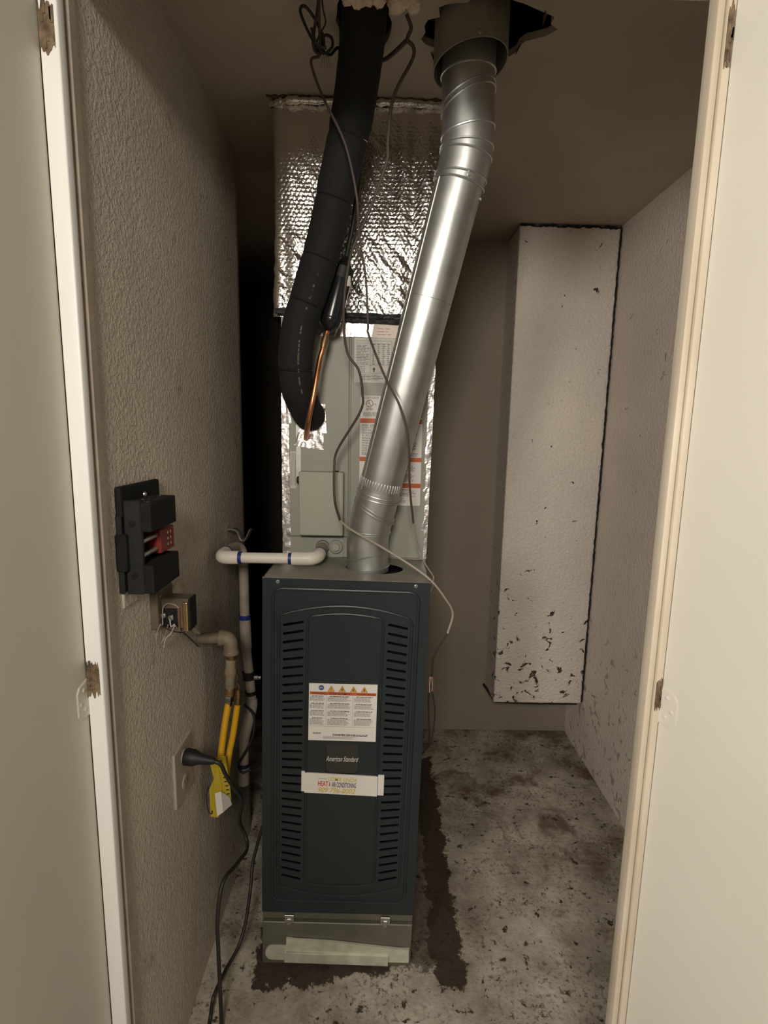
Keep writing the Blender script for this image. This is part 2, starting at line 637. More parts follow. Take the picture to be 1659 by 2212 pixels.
def ragged(cx, cy, rx, ry, amp, n=36, seed=1, z=C_):
    rnd = random.Random(seed)
    pts = []
    for i in range(n):
        a = 2 * PI * i / n
        k = 1 + amp * (rnd.random() - 0.4)
        pts.append((cx + rx * k * math.cos(a), cy + ry * k * math.sin(a), z))
    return pts


hole1 = ragged(0.203, 1.325, 0.112, 0.100, 0.28, seed=3)
# the torn opening runs out to the right of the flue
hole1 = [(x + (0.05 if x > 0.285 and abs(y - 1.29) < 0.035 else 0), y, z) for x, y, z in hole1]
hole2 = ragged(-0.052, 1.298, 0.060, 0.090, 0.20, n=24, seed=5)
bm = filled(BM(), [(-1.05, FY0, C_), (R_ + 0.1, FY0, C_), (R_ + 0.1, 3.5, C_), (-1.05, 3.5, C_)],
            [hole1, hole2])
extrude_all(bm, (0, 0, 0.016))
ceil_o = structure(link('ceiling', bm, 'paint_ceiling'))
bm = box(BM(), -1.04, R_ + 0.09, FY0 + 0.01, 3.49, C_ + 0.0155, C_ + 0.60)
bm.faces.ensure_lookup_table()
bmesh.ops.delete(bm, geom=[f for f in bm.faces if f.calc_center_median().z < C_ + 0.1], context='FACES')
attic = structure(link('trim_attic_deck', bm, 'crack_shade_dark'))
# torn drywall paper hanging round the flue opening
rnd = random.Random(11)
bm = BM()
for k in range(9):
    i = rnd.randrange(len(hole1))
    p = Vector(hole1[i])
    out = (p - Vector((0.203, 1.325, C_))).normalized()
    t = Vector((-out.y, out.x, 0))
    s = 0.005 + rnd.random() * 0.007
    q = [p - t * s, p + t * s, p + t * s * .4 - out * 0.006 + Vector((0, 0, -0.010 - 0.018 * rnd.random())),
         p - t * s * .3 - out * 0.004 + Vector((0, 0, -0.006 - 0.010 * rnd.random()))]
    f = [bm.verts.new(v) for v in q]
    b = [bm.verts.new(v + out * 0.002 + Vector((0, 0, 0.001))) for v in q]
    bm.faces.new(f)
    bm.faces.new(b[::-1])
    for a in range(4):
        bm.faces.new((f[a], b[a], b[(a + 1) % 4], f[(a + 1) % 4]))
o = link('torn_paper', bm, 'torn_edge', ceil_o)

# boxed-in chase hanging in the back right corner
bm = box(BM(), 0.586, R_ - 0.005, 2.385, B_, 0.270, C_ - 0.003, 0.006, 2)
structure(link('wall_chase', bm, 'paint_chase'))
bm = BM()
tube(bm, [(0.575, 2.575, 0.268), (0.60, 2.40, 0.266), (0.80, 2.392, 0.265), (1.0, 2.392, 0.266)], 0.0065, 6)
# (dark bead drawn in for the shadow line under the chase)
structure(link('trim_chase_shadow', bm, 'crack_shade_dark'))
rnd = random.Random(4)
bm = BM()
pts = [(0.588 + 0.432 * i / 40, 2.3835, C_ - 0.006 - 0.006 * rnd.random()) for i in range(41)]
tube(bm, pts, [0.003 + 0.004 * rnd.random() for _ in pts], 6)
structure(link('trim_chase_top_caulk', bm, 'crack_shade_dark'))
bm = BM()
pts = [(R_ - 0.006 + 0.003 * (rnd.random() - .5), 2.3825, C_ - 0.01 - (C_ - 0.01 - 0.28) * i / 150) for i in range(151)]
tube(bm, pts, [0.0028 + 0.0026 * rnd.random() for _ in pts], 6)
structure(link('trim_chase_crack', bm, 'crack_shade_dark'))

# ------------------------------------------------------------------ door frame and doors
bm = box(BM(), -0.508, -0.4795, 0.862, 0.881, 0.0, HEAD, 0.003, 3)
jl = structure(link('trim_jamb_left', bm, 'jamb_paint', smooth=True))
bm = box(BM(), -0.4865, -0.4790, 0.893, 0.912, 0.0, HEAD, 0.001, 1)
structure(link('trim_stop_left', bm, 'stop_paint'))
bm = box(BM(), 0.4875, 0.4990, 0.868, 0.895, 0.0, HEAD, 0.0025, 2)
structure(link('trim_stop_right', bm, 'jamb_worn', smooth=True))
bm = box(BM(), 0.5005, 0.5135, 0.864, 0.886, 0.0, HEAD, 0.003, 2)
jr = structure(link('trim_jamb_right', bm, 'jamb_worn', smooth=True))


def mortise(parent, x0, x1, z0, z1, y, seed, name='hinge_mortise'):
    """splintered hinge cut-out: rough dark wood pieces standing on the jamb face"""
    rnd = random.Random(seed)
    bm = BM()
    n = 12
    left = [(x0 - 0.0008, z1 + 0.018 * rnd.random())]
    pts = []
    for i in range(n + 1):
        x = x0 + (x1 - x0) * i / n
        pts.append((x, z1 + (rnd.random() - .4) * 0.02))
    for i in range(n + 1):
        x = x1 - (x1 - x0) * i / n
        pts.append((x, z0 + (rnd.random() - .6) * 0.014))
    plate_xz(bm, pts, y - 0.0012, y + 0.01)
    for k in range(7):
        xx = x0 + (x1 - x0) * (0.15 + 0.75 * rnd.random())
        zz = z0 + (z1 - z0) * rnd.random()
        h = 0.004 + 0.008 * rnd.random()
        box(bm, xx - 0.002, xx + 0.002, y - 0.003, y, zz - h, zz + h, 0.0008, 1)
    return link(name, bm, 'bare_wood', parent)


mortise(jl, -0.507, -0.4845, 1.116, 1.168, 0.862, 1)
mortise(jl, -0.507, -0.4845, 2.128, 2.186, 0.862, 2)
mortise(jr, 0.502, 0.5125, 1.105, 1.150, 0.864, 3)
mortise(jr, 0.502, 0.511, 2.135, 2.21, 0.864, 4)


def door(sign, hx, hy, ang, label, holes):
    """flat slab hung on the jamb, swung out of the closet; inner face seen"""
    d = thing('door_panel', (hx, hy, 0.0), label, 'door')
    a = math.radians(ang)
    dirv = Vector((sign * math.sin(a), -math.cos(a), 0))      # along the leaf, away from the hinge
    nrm = Vector((-sign * math.cos(a), -math.sin(a), 0))      # inner face normal
    def P(u, n, z):
        q = dirv * u + nrm * n
        return Vector((q.x, q.y, z))
    bm = BM()
    box(bm, 0, 0.48, -0.035, 0.0, 0.012, HEAD - 0.008, 0.002, 2)
    for v in bm.verts:
        v.co = P(v.co.x, v.co.y, v.co.z)
    link('slab', bm, 'door_paint', d)
    # painted-over surface hinge leaf
    zc = 1.110
    out = [(0.000, zc + 0.034), (0.026, zc + 0.028), (0.033, zc + 0.018), (0.033, zc - 0.024), (0.026, zc - 0.034), (0.0, zc - 0.034)]
    bm = BM()
    f = [bm.verts.new(P(u, 0.0022, z)) for u, z in out]
    b = [bm.verts.new(P(u, -0.001, z)) for u, z in out]
    bm.faces.new(f)
    bm.faces.new(b[::-1])
    for i in range(6):
        j = (i + 1) % 6
        bm.faces.new((f[i], b[i], b[j], f[j]))
    bmesh.ops.bevel(bm, geom=[e for e in bm.edges if e.verts[0] in f and e.verts[1] in f], offset=0.0010, segments=2, affect='EDGES')
    h = link('hinge_leaf', bm, 'door_paint', d)
    for u, z in ((0.014, zc + 0.018), (0.024, zc - 0.004), (0.013, zc - 0.018)):
        bm = BM()
        lathe(bm, P(u, 0.0018, z), nrm, [(0, 0.0042), (0.0010, 0.0040), (0.0018, 0.0022)], 14)
        link('screw', bm, 'door_paint', h, smooth=True)
    return d


door(-1, -0.5095, 0.866, 1.0, 'flat dull greige door panel with painted-over hinge beside the glossy white jamb', 0)
door(1, 0.5130, 0.866, 24, 'flat cream door panel with painted-over hinge beside the worn beige jamb', 0)

# ------------------------------------------------------------------ furnace
FX, FYF, FW, ZB, ZT = -0.323, 1.329, 0.445, 0.179, 1.194
fb = (FX, FYF, 0.0)
fur = thing('furnace', (FX, FYF, 0.004), 'dark slate upright gas furnace with louvred front door, stickers and a metal base', 'furnace')
fur.rotation_euler = (0, math.radians(1.0), 0)
FD = 0.72
# everything below is in furnace coordinates: x 0..FW, y 0..FD, z from the floor
# open-fronted cabinet shell
bm = BM()
t = 0.003
box(bm, 0, t, 0.004, FD, ZB, ZT)
box(bm, FW - t, FW, 0.004, FD, ZB, ZT)
box(bm, t, FW - t, FD - t, FD, ZB, ZT)
box(bm, t, FW - t, 0.004, FD - t, ZB, ZB + t)
link('cabinet', bm, 'furnace_side', fur)
# heat exchanger box inside, seen only as darkness behind the slots
link('inner_liner', box(BM(), 0.02, FW - 0.02, 0.09, FD - 0.02, ZB + 0.01, ZT - 0.02), 'black_plastic', fur)
# top plate with the flue knock-out
bm = BM()
hole = [(0.2945 + 0.0835 * math.cos(a), 0.132 + 0.0660 * math.sin(a), ZT) for a in [2 * PI * i / 32 for i in range(32)]]
filled(bm, [(0, 0.001, ZT), (FW, 0.001, ZT), (FW, FD, ZT), (0, FD, ZT)], [hole])
extrude_all(bm, (0, 0, -0.003))
link('top_plate', bm, 'top_plate', fur)

# front door skin with punched louvre slots
DZ = lambda v: ZB + v
slots = []
NS = 32
for i in range(NS):
    k = i / (NS - 1)
    v = 0.890 + (0.119 - 0.890) * k
    sl = 0.20 * (1 - 2 * k) if k < 0.5 else 0.24 * (1 - 2 * k)
    for side in (0, 1):
        x0, x1 = (0.0545, 0.1115) if side == 0 else (0.336, 0.391)
        s = sl if side == 0 else -sl
        cx, hw, r = (x0 + x1) / 2, (x1 - x0) / 2 - 0.0035, 0.0036
        dx, dz = 1 / math.hypot(1, s), s / math.hypot(1, s)
        loop = []
        for end, a0 in ((1, -90), (-1, 90)):
            for q in range(5):
                a = math.radians(a0 + 45 * q)
                lx, lz = end * hw + r * math.cos(a), r * math.sin(a)
                loop.append((cx + lx * dx - lz * dz, 0.0, DZ(v) + lx * dz + lz * dx))
        slots.append(loop)
rec = rrect(0.177, 0.268, DZ(0.452), DZ(0.544), 0.012)
outer = rrect(0.0, FW, ZB, ZT - 0.001, 0.004, 2)
bm = filled(BM(), [(x, 0, z) for x, z in outer], slots + [[(x, 0, z) for x, z in rec]])
extrude_all(bm, (0, 0.0035, 0))
dr = link('front_door', bm, 'furnace_paint', fur)
# folded door returns
bm = BM()
box(bm, 0.0, 0.002, 0.0035, 0.03, ZB, ZT - 0.001)
box(bm, FW - 0.002, FW, 0.0035, 0.03, ZB, ZT - 0.001)
link('door_flange', bm, 'furnace_paint', dr)
# recessed finger pull
bm = plate_xz(BM(), rrect(0.1775, 0.2675, DZ(0.4525), DZ(0.5435), 0.012), 0.0022, 0.012)
link('finger_pull', bm, 'recess_paint', dr)


def bead(pts, closed, r=0.0046, name='pressed_bead'):
    P = [(x, 0.0004, z) for x, z in pts]
    bm = tube(BM(), P, r, 8, closed=closed)
    for v in bm.verts:
        v.co.y = 0.0004 + (v.co.y - 0.0004) * 0.9
    return link(name, bm, 'furnace_paint', dr, smooth=True)


ob = rrect(0.0285, 0.4155, DZ(0.040), DZ(0.986), 0.026, 6)
bead(ob, True)
# arched border round the louvres
arch = []
for i in range(17):
    x = 0.062 + (0.386 - 0.062) * i / 16
    arch.append((x, DZ(0.942 - 0.026 * ((x - 0.222) / 0.162) ** 2)))
arch += [(0.3945, DZ(0.910)), (0.4005, DZ(0.897)), (0.3995, DZ(0.55)), (0.3985, DZ(0.11)), (0.395, DZ(0.092))]
for i in range(17):
    x = 0.386 - (0.386 - 0.058) * i / 16
    arch.append((x, DZ(0.060 + 0.026 * ((x - 0.222) / 0.164) ** 2)))
arch += [(0.049, DZ(0.093)), (0.045, DZ(0.112)), (0.0445, DZ(0.55)), (0.0435, DZ(0.899)), (0.047, DZ(0.911))]
bead(arch, True, 0.0042)
cen = []
for i in range(13):
    x = 0.134 + (0.312 - 0.134) * i / 12
    cen.append((x, DZ(0.9205 - 0.009 * ((x - 0.222) / 0.09) ** 2)))
cen += [(0.3205, DZ(0.905)), (0.3240, DZ(0.892)), (0.3225, DZ(0.55)), (0.3250, DZ(0.112))]
for i in range(13):
    x = 0.316 - (0.316 - 0.130) * i / 12
    cen.append((x, DZ(0.092 + 0.007 * ((x - 0.222) / 0.09) ** 2)))
cen += [(0.1230, DZ(0.112)), (0.1222, DZ(0.40)), (0.1207, DZ(0.892)), (0.125, DZ(0.905))]
bead(cen, True, 0.0040)
for u in (0.0405, 0.406):
    bm = lathe(BM(), (u, 0.0002, DZ(1.0045)), (0, -1, 0), [(0, 0.0052), (0.001, 0.0052), (0.0012, 0.0038), (0.0042, 0.0036), (0.005, 0.003)], 12)
    link('screw', bm, 'steel', dr)
text_mesh('lettering', 'American Standard', 0.1775, 0.2690, DZ(0.4885), DZ(0.5045), 0.0017, 'logo_white', dr, (0, 0, 0), shear=0.45, bold=0.0)

# warning label
lb = link('warning_label', plate_xz(BM(), [(0.1275, DZ(0.7215)), (0.3143, DZ(0.7228)), (0.3144, DZ(0.5536)), (0.1277, DZ(0.5533))][::-1], -0.0012, 0.0002), 'label_white', dr)
LY = -0.0016
lu = lambda a: 0.1275 + a * 0.187          # 0..1 across
lv = lambda b: DZ(0.5535) + b * 0.1685     # 0..1 up
bm = BM()
quad_xz(bm, lu(0.015), lu(0.985), lv(0.806), lv(0.857), LY)
link('orange_band', bm, 'print_orange', lb)
for a0, a1, wd in ((0.05, 0.24, 'WARNING'), (0.30, 0.63, 'AVERTISSEMENT'), (0.70, 0.975, 'ADVERTENCIA')):
    text_mesh('lettering', wd, lu(a0), lu(a1), lv(0.815), lv(0.848), LY - 0.0003, 'ink', lb, (0, 0, 0), bold=0.01)
bm = BM()
c = (lu(0.18), LY, lv(0.928))
vs = [bm.verts.new((c[0] + 0.0076 * math.cos(2 * PI * k / 24), LY, c[2] + 0.0076 * math.sin(2 * PI * k / 24))) for k in range(24)]
bm.faces.new(vs)
link('blue_symbol', bm, 'print_blue', lb)
text_mesh('symbol_print', 'i=', lu(0.155), lu(0.205), lv(0.912), lv(0.945), LY - 0.0003, 'label_white', lb, (0, 0, 0))
for k, a in enumerate((0.325, 0.485, 0.65, 0.808)):
    cx, z0, z1 = lu(a), lv(0.868), lv(0.962)
    bm = BM()
    bm.faces.new([bm.verts.new(q) for q in ((cx - 0.0088, LY, z0), (cx + 0.0088, LY, z0), (cx, LY, z1))])
    tr = link('hazard_triangle', bm, 'print_amber', lb)
    bm = BM()
    for (p, q) in (((cx - 0.0088, z0), (cx + 0.0088, z0)), ((cx + 0.0088, z0), (cx, z1)), ((cx, z1), (cx - 0.0088, z0))):
        tube(bm, [(p[0], LY - 0.0002, p[1]), (q[0], LY - 0.0002, q[1])], 0.00045, 4)
    link('triangle_border', bm, 'bare_wood', lb)
    sym = ('!', '#', '6', '*')[k]
    text_mesh('hazard_symbol', sym, cx - (0.0008 if k == 0 else 0.0028), cx + (0.0008 if k == 0 else 0.0028), z0 + 0.002, z0 + 0.0105, LY - 0.0003, 'ink', lb, (0, 0, 0), bold=0.02)
rnd = random.Random(21)
bm, bmh = BM(), BM()
for (a0, a1) in ((0.015, 0.245), (0.275, 0.63), (0.665, 0.965)):
    zt = (0.79, 0.665, 0.535, 0.405)
    for q, z in enumerate(zt):
        mid, hw = (a0 + a1) / 2, (a1 - a0) * (0.40 - 0.05 * (q == 3))
        scribble(bmh, lu(mid - hw), lu(mid + hw), lv(z - 0.018), lv(z), 1, LY, 0.62, 0.0, rnd)
        scribble(bm, lu(a0), lu(a1), lv(z - 0.098 if q < 3 else z - 0.13), lv(z - 0.02), 5 if q < 3 else 7, LY, 0.5, 0.25, rnd)
scribble(bmh, lu(0.07), lu(0.21), lv(0.112), lv(0.142), 2, LY, 0.6, 0.3, rnd)
scribble(bmh, lu(0.36), lu(0.91), lv(0.085), lv(0.125), 2, LY, 0.6, 0.1, rnd)
scribble(bm, lu(0.22), lu(0.74), lv(0.03), lv(0.078), 4, LY, 0.45, 0.2, rnd)
quad_xz(bm, lu(0.254), lu(0.257), lv(0.255), lv(0.80), LY)
quad_xz(bm, lu(0.643), lu(0.646), lv(0.255), lv(0.80), LY)
quad_xz(bm, lu(0.01), lu(0.985), lv(0.250), lv(0.254), LY)
link('fine_print', bm, 'ink_grey', lb)
link('heading_print', bmh, 'ink', lb)

# service sticker (tilted a little)
def sk(u, v):
    return u, DZ(v) - 0.030 * (u - 0.119)
st = link('service_sticker', plate_xz(BM(), [sk(0.119, 0.394), sk(0.3238, 0.394), sk(0.3238, 0.4551), sk(0.119, 0.4551)], -0.0042, -0.0005), 'label_white', dr)
link('sticker_end', plate_xz(BM(), [sk(0.1104, 0.3975), sk(0.1205, 0.3975), sk(0.1205, 0.4585), sk(0.1104, 0.4585)], -0.0036, 0.0002), 'label_white', st)
link('sticker_end', plate_xz(BM(), [sk(0.3250, 0.3975), sk(0.3424, 0.3975), sk(0.3424, 0.4595), sk(0.3250, 0.4595)], -0.0036, 0.0002), 'label_white', st)
SY = -0.0046
def stext(body, a0, a1, b0, b1, m, sh=0.0, bold=0.0):
    x0, x1 = 0.119 + a0 * 0.2048, 0.119 + a1 * 0.2048
    text_mesh('lettering', body, x0, x1, DZ(0.394) + b0 * 0.0611 - 0.03 * (x0 - 0.119), DZ(0.394) + b1 * 0.0611 - 0.03 * (x0 - 0.119), SY, m, st, (0, 0, 0), shear=sh, bold=bold, slope=-0.03)
stext('serviced by', 0.19, 0.305, 0.73, 0.79, 'ink', 0.2)
stext('LOMA LINDA', 0.325, 0.72, 0.66, 0.86, 'print_yellow', 0.25, 0.012)
stext('HEAT', 0.185, 0.325, 0.38, 0.64, 'print_red', 0.0, 0.02)
stext('&', 0.335, 0.36, 0.40, 0.60, 'print_red', 0.0, 0.02)
stext('AIR CONDITIONING', 0.375, 0.71, 0.36, 0.62, 'print_navy', 0.0, 0.012)
stext('909 796-0002', 0.19, 0.70, 0.06, 0.32, 'print_yellow', 0.3, 0.014)

# base of the furnace
fbz = link('base_rail', box(BM(), 0.001, FW - 0.001, 0.009, FD - 0.01, 0.1490, ZB - 0.001, 0.0015, 1), 'base_metal', fur)
link('base_panel', box(BM(), 0.001, FW - 0.001, 0.002, FD - 0.01, 0.0, 0.1430, 0.002, 1), 'base_metal', fur)
for u in (0.0797, 0.3631):
    bm = BM()
    box(bm, u - 0.014, u + 0.014, 0.000, 0.004, 0.142, 0.168, 0.001, 1)
    box(bm, u - 0.006, u + 0.006, -0.003, 0.004, 0.138, 0.158, 0.001, 1)
    link('clip', bm, 'galv_dull', fur)
# bent foil flashing along the foot
def flash(pts, y0, y1):
    bm = plate_xz(BM(), pts, y0, y1)
    return link('foil_flashing', bm, 'flashing', fur)
lo = [(0.0098 + 0.02 - 0.02 * math.sin(a), 0.041 + 0.024 * math.cos(a)) for a in [PI * i / 8 for i in range(9)]]
flash([(0.438, 0.065)] + lo + [(0.438, 0.017)], -0.002, 0.004)
flash([(0.0725, 0.0960), (0.0725, 0.0535), (0.436, 0.0400), (0.436, 0.0650), (0.20, 0.0885), (0.10, 0.0925)], -0.006, 0.000)
flash([(0.0684, 0.0500), (0.0684, 0.0190), (0.3754, 0.0140), (0.3754, 0.0460)], -0.011, -0.001)

# ------------------------------------------------------------------ evaporator coil cabinet
CX0, CX1, CYF = -0.2915, 0.150, 1.573
coil = thing('coil_cabinet', (CX0, CYF, ZT), 'grey-green sheet metal evaporator coil cabinet standing on top of the furnace', 'coil cabinet')
cb = (CX0, CYF, ZT)
def cpart(name, bm, m, parent=coil, smooth=False):
    return link(name, bm, m, parent, cb, smooth)
ZC1 = 1.905
cpart('body', box(BM(), CX0, CX1, CYF + 0.004, CYF + 0.46, ZT - 0.010, ZC1), 'coil_paint')
cpart('access_panel', box(BM(), -0.270, -0.0915, CYF - 0.003, CYF + 0.006, 1.26, ZC1 - 0.002, 0.002, 1), 'coil_paint')
cpart('access_panel', box(BM(), -0.0875, 0.143, CYF - 0.002, CYF + 0.006, ZT + 0.001, ZC1 - 0.002, 0.002, 1), 'coil_paint')
cpart('bottom_panel', box(BM(), -0.270, -0.0915, CYF - 0.001, CYF + 0.006, ZT + 0.001, 1.257, 0.001, 1), 'coil_paint')
cpart('seal_strip', box(BM(), -0.249, -0.235, CYF - 0.0045, CYF, 1.44, 1.60), 'galv_dull')
# raised junction cover
cov = cpart('junction_cover', box(BM(), -0.2365, -0.1045, 1.530, CYF, 1.270, 1.4615, 0.004, 2), 'cover_paint')
cpart('cover_screw', lathe(BM(), (-0.125, 1.545, 1.4615), (0, 0, 1), [(0, .006), (.003, .006), (.004, .004)], 10), 'ink', cov)
cpart('grommet', lathe(BM(), (-0.2365, 1.55, 1.435), (-1, 0, 0), [(0, .011), (.006, .011), (.008, .008)], 14), 'black_plastic', cov)
# drain connection plate with two ports
dp = cpart('drain_plate', plate_xz(BM(), rrect(-0.205, -0.105, 1.196, 1.256, 0.006), CYF - 0.006, CYF), 'coil_paint')
for i, px in enumerate((-0.1685, -0.128)):
    bm = lathe(BM(), (px, CYF - 0.004, 1.230), (0, -1, 0), [(0, .021), (.010, .021), (.013, .018)], 24, True, True)
    cpart('drain_port', bm, 'galv_dull' if i == 0 else 'coil_paint', dp, True)
bm = lathe(BM(), (-0.128, CYF - 0.016, 1.230), (0, -1, 0), [(0, .014), (.006, .013), (.008, .010)], 8)
cpart('drain_plug', bm, 'cover_paint', dp)


def tape(name, pts, y, seed, m='foil_tape', amp=0.0022, res=0.006, parent=coil, thick=0.0012):
    """crinkled foil strip: polygon bounds sampled as a grid quad strip (left edge pts, right edge pts)"""
    (xa, za), (xb, zb), (xc, zc), (xd, zd) = pts       # bottom-left, bottom-right, top-right, top-left
    nu = max(2, int(math.hypot(xb - xa, zb - za) / res))
    nv = max(2, int(math.hypot(xd - xa, zd - za) / res))
    bm = BM()
    g = []
    for j in range(nv + 1):
        row = []
        for i in range(nu + 1):
            u, v = i / nu, j / nv
            x = (xa * (1 - u) + xb * u) * (1 - v) + (xd * (1 - u) + xc * u) * v
            z = (za * (1 - u) + zb * u) * (1 - v) + (zd * (1 - u) + zc * u) * v
            n = noise.noise(Vector((x * 60, z * 24, seed * 9.1))) + 0.35 * noise.noise(Vector((x * 110, z * 60, seed * 3.3)))
            e = 0.0015 * noise.noise(Vector((x * 90, z * 90, seed + 40)))
            row.append(bm.verts.new((x + e, y - thick - amp * abs(n), z + e)))
        g.append(row)
    for j in range(nv):
        for i in range(nu):
            bm.faces.new((g[j][i], g[j][i + 1], g[j + 1][i + 1], g[j + 1][i]))
    r = bmesh.ops.extrude_face_region(bm, geom=list(bm.faces))
    for v in [q for q in r['geom'] if isinstance(q, bmesh.types.BMVert)]:
        v.co.y = y + 0.0005
    return cpart(name, bm, m, parent)


tape('foil_tape', [(-0.293, 1.200), (-0.268, 1.200), (-0.2705, 1.66), (-0.2925, 1.66)], CYF, 1)
tape('foil_tape', [(-0.270, 1.262), (-0.238, 1.262), (-0.240, 1.405), (-0.269, 1.40)], CYF, 2)
tape('foil_tape', [(0.131, 1.195), (0.1515, 1.195), (0.1605, 1.78), (0.143, 1.78)], CYF, 3)
tape('foil_tape', [(-0.265, 1.853), (0.03, 1.853), (0.03, 1.90), (-0.265, 1.90)], CYF - 0.002, 4)
tape('foil_tape', [(-0.256, 1.536), (-0.166, 1.524), (-0.168, 1.575), (-0.235, 1.600)], CYF - 0.003, 5, amp=0.004)
tape('foil_tape', [(-0.180, 1.575), (-0.158, 1.575), (-0.163, 1.66), (-0.178, 1.66)], CYF - 0.003, 6, amp=0.004)
tape('foil_tape', [(-0.292, 1.60), (-0.262, 1.60), (-0.270, 1.66), (-0.292, 1.69)], CYF - 0.001, 7, amp=0.003)
cl = cpart('tape_backing', plate_xz(BM(), [(-0.028, 1.851), (0.075, 1.849), (0.075, 1.888), (-0.022, 1.890)], CYF - 0.006, CYF - 0.002), 'label_cream')
bm = BM()
scribble(bm, -0.012, 0.028, 1.856, 1.880, 3, CYF - 0.0064, 0.3, 0.3, random.Random(3))
cpart('fine_print', bm, 'ink_pink', cl)

# labels on the coil cabinet
def clabel(pts, m, name='data_label'):
    return cpart(name, plate_xz(BM(), pts, CYF - 0.0034, CYF), m)
KY = CYF - 0.0039
l1 = clabel(rrect(-0.0780, 0.060, 1.7235, 1.8505, 0.003, 2), 'label_aged')
bm = BM()
rnd = random.Random(5)
scribble(bm, -0.070, -0.034, 1.775, 1.832, 13, KY, 0.5, 0.35, rnd)
for cx in (-0.025, -0.010, 0.004, 0.018):
    scribble(bm, cx, cx + 0.009, 1.775, 1.835, 11, KY, 0.5, 0.5, rnd)
scribble(bm, -0.068, -0.040, 1.752, 1.772, 4, KY, 0.4, 0.3, rnd)
scribble(bm, -0.055, 0.02, 1.730, 1.748, 4, KY, 0.4, 0.4, rnd)
for xx in (-0.072, -0.0315, 0.0, 0.030, 0.034):
    quad_xz(bm, xx, xx + 0.0007, 1.751, 1.842, KY)
for zz in (1.751, 1.774, 1.8345, 1.842):
    quad_xz(bm, -0.072, 0.030, zz, zz + 0.0007, KY)
cpart('fine_print', bm, 'ink_grey', l1)
bm = plate_xz(BM(), [(-0.0215, 1.7545), (-0.0185, 1.7545), (-0.0185, 1.7610), (-0.0150, 1.7610), (-0.0200, 1.7680), (-0.0250, 1.7610), (-0.0215, 1.7610)], KY - 0.0004, KY)
cpart('arrow_print', bm, 'ink', l1)
l2 = clabel(rrect(-0.0575, 0.060, 1.6235, 1.6865, 0.002, 2), 'label_white')
bm = BM()
ring_seam(bm, (-0.0310, KY, 1.664), (0, 1, 0), 0.0098, 0.0007, 0, (1, 0, 0), 24, 4)
cpart('ring_mark', bm, 'ink', l2)
text_mesh('lettering', 'U', -0.0365, -0.0315, 1.663, 1.671, KY, 'ink', l2, cb, bold=0.015)
text_mesh('lettering', 'L', -0.0308, -0.0265, 1.6580, 1.666, KY, 'ink', l2, cb, bold=0.015)
text_mesh('lettering', 'C', -0.0475, -0.0445, 1.660, 1.6645, KY, 'ink', l2, cb)
text_mesh('lettering', 'US', -0.0175, -0.0115, 1.660, 1.6645, KY, 'ink', l2, cb)
text_mesh('lettering', 'LISTED', -0.0415, -0.0205, 1.6445, 1.651, KY, 'ink', l2, cb, bold=0.01)
bm = BM()
scribble(bm, -0.050, 0.0, 1.6265, 1.639, 4, KY, 0.45, 0.2, rnd)
scribble(bm, -0.050, 0.0, 1.677, 1.684, 2, KY, 0.45, 0.2, rnd)
cpart('fine_print', bm, 'ink_grey', l2)
# the tall label running behind the flue pipe
l3 = clabel(rrect(-0.0590, 0.127, 1.3605, 1.6235, 0.003, 2), 'label_white')
for z0, z1 in ((1.6065, 1.6205), (1.4935, 1.5065), (1.4150, 1.4285)):
    bm = BM()
    quad_xz(bm, -0.0590, 0.127, z0, z1, KY)
    cpart('orange_band', bm, 'print_orange', l3)
words = ['RISK OF', 'USED TO', 'SERVICE', 'REPAIR', 'IS ACC', 'REGUL', 'MAINT', 'WHICH', 'SHALL', 'USE', 'UNIT', 'INST']
for i, wd in enumerate(words):
    z1 = 1.6030 - i * 0.00745
    text_mesh('lettering', wd, -0.0525, -0.0525 + 0.0052 * len(wd), z1 - 0.0056, z1, KY, 'ink', l3, cb)
for wd, x0, x1, z0, z1 in (('EF', 0.105, 0.113, 1.574, 1.579), ('1', 0.103, 0.104, 1.562, 1.567), ('ALE', 0.098, 0.111, 1.546, 1.552),
                           ('24', 0.100, 0.109, 1.538, 1.544), ('FOR', 0.096, 0.109, 1.529, 1.536)):
    text_mesh('lettering', wd, x0, x1, z0, z1, KY, 'ink', l3, cb, bold=0.01)
bm = BM()
scribble(bm, 0.088, 0.118, 1.509, 1.521, 4, KY, 0.5, 0.2, rnd)
scribble(bm, 0.060, 0.115, 1.465, 1.490, 6, KY, 0.5, 0.35, rnd)
scribble(bm, 0.060, 0.110, 1.433, 1.457, 6, KY, 0.5, 0.35, rnd)
scribble(bm, 0.055, 0.115, 1.388, 1.412, 6, KY, 0.5, 0.35, rnd)
scribble(bm, 0.050, 0.085, 1.3675, 1.384, 5, KY, 0.5, 0.35, rnd)
scribble(bm, -0.052, -0.03, 1.511, 1.516, 1, KY, 0.5, 0.35, rnd)
cpart('fine_print', bm, 'ink_grey', l3)
l4 = clabel(rrect(-0.2675, -0.2495, 1.4075, 1.519, 0.001, 2), 'label_aged')
bm = BM()
for k in range(4):
    xx = -0.2648 + k * 0.0042
    quad_xz(bm, xx, xx + 0.0014, 1.416, 1.515, KY)
cpart('fine_print', bm, 'ink_grey', l4)

# ------------------------------------------------------------------ foil-wrapped plenum
PX0, PX1, PYF, PZ0 = -0.311, 0.168, 1.575, 1.905
pl = thing('supply_plenum', (PX0, PYF, PZ0), 'supply duct wrapped in silver bubble foil between coil cabinet and ceiling', 'duct')
pb = (PX0, PYF, PZ0)


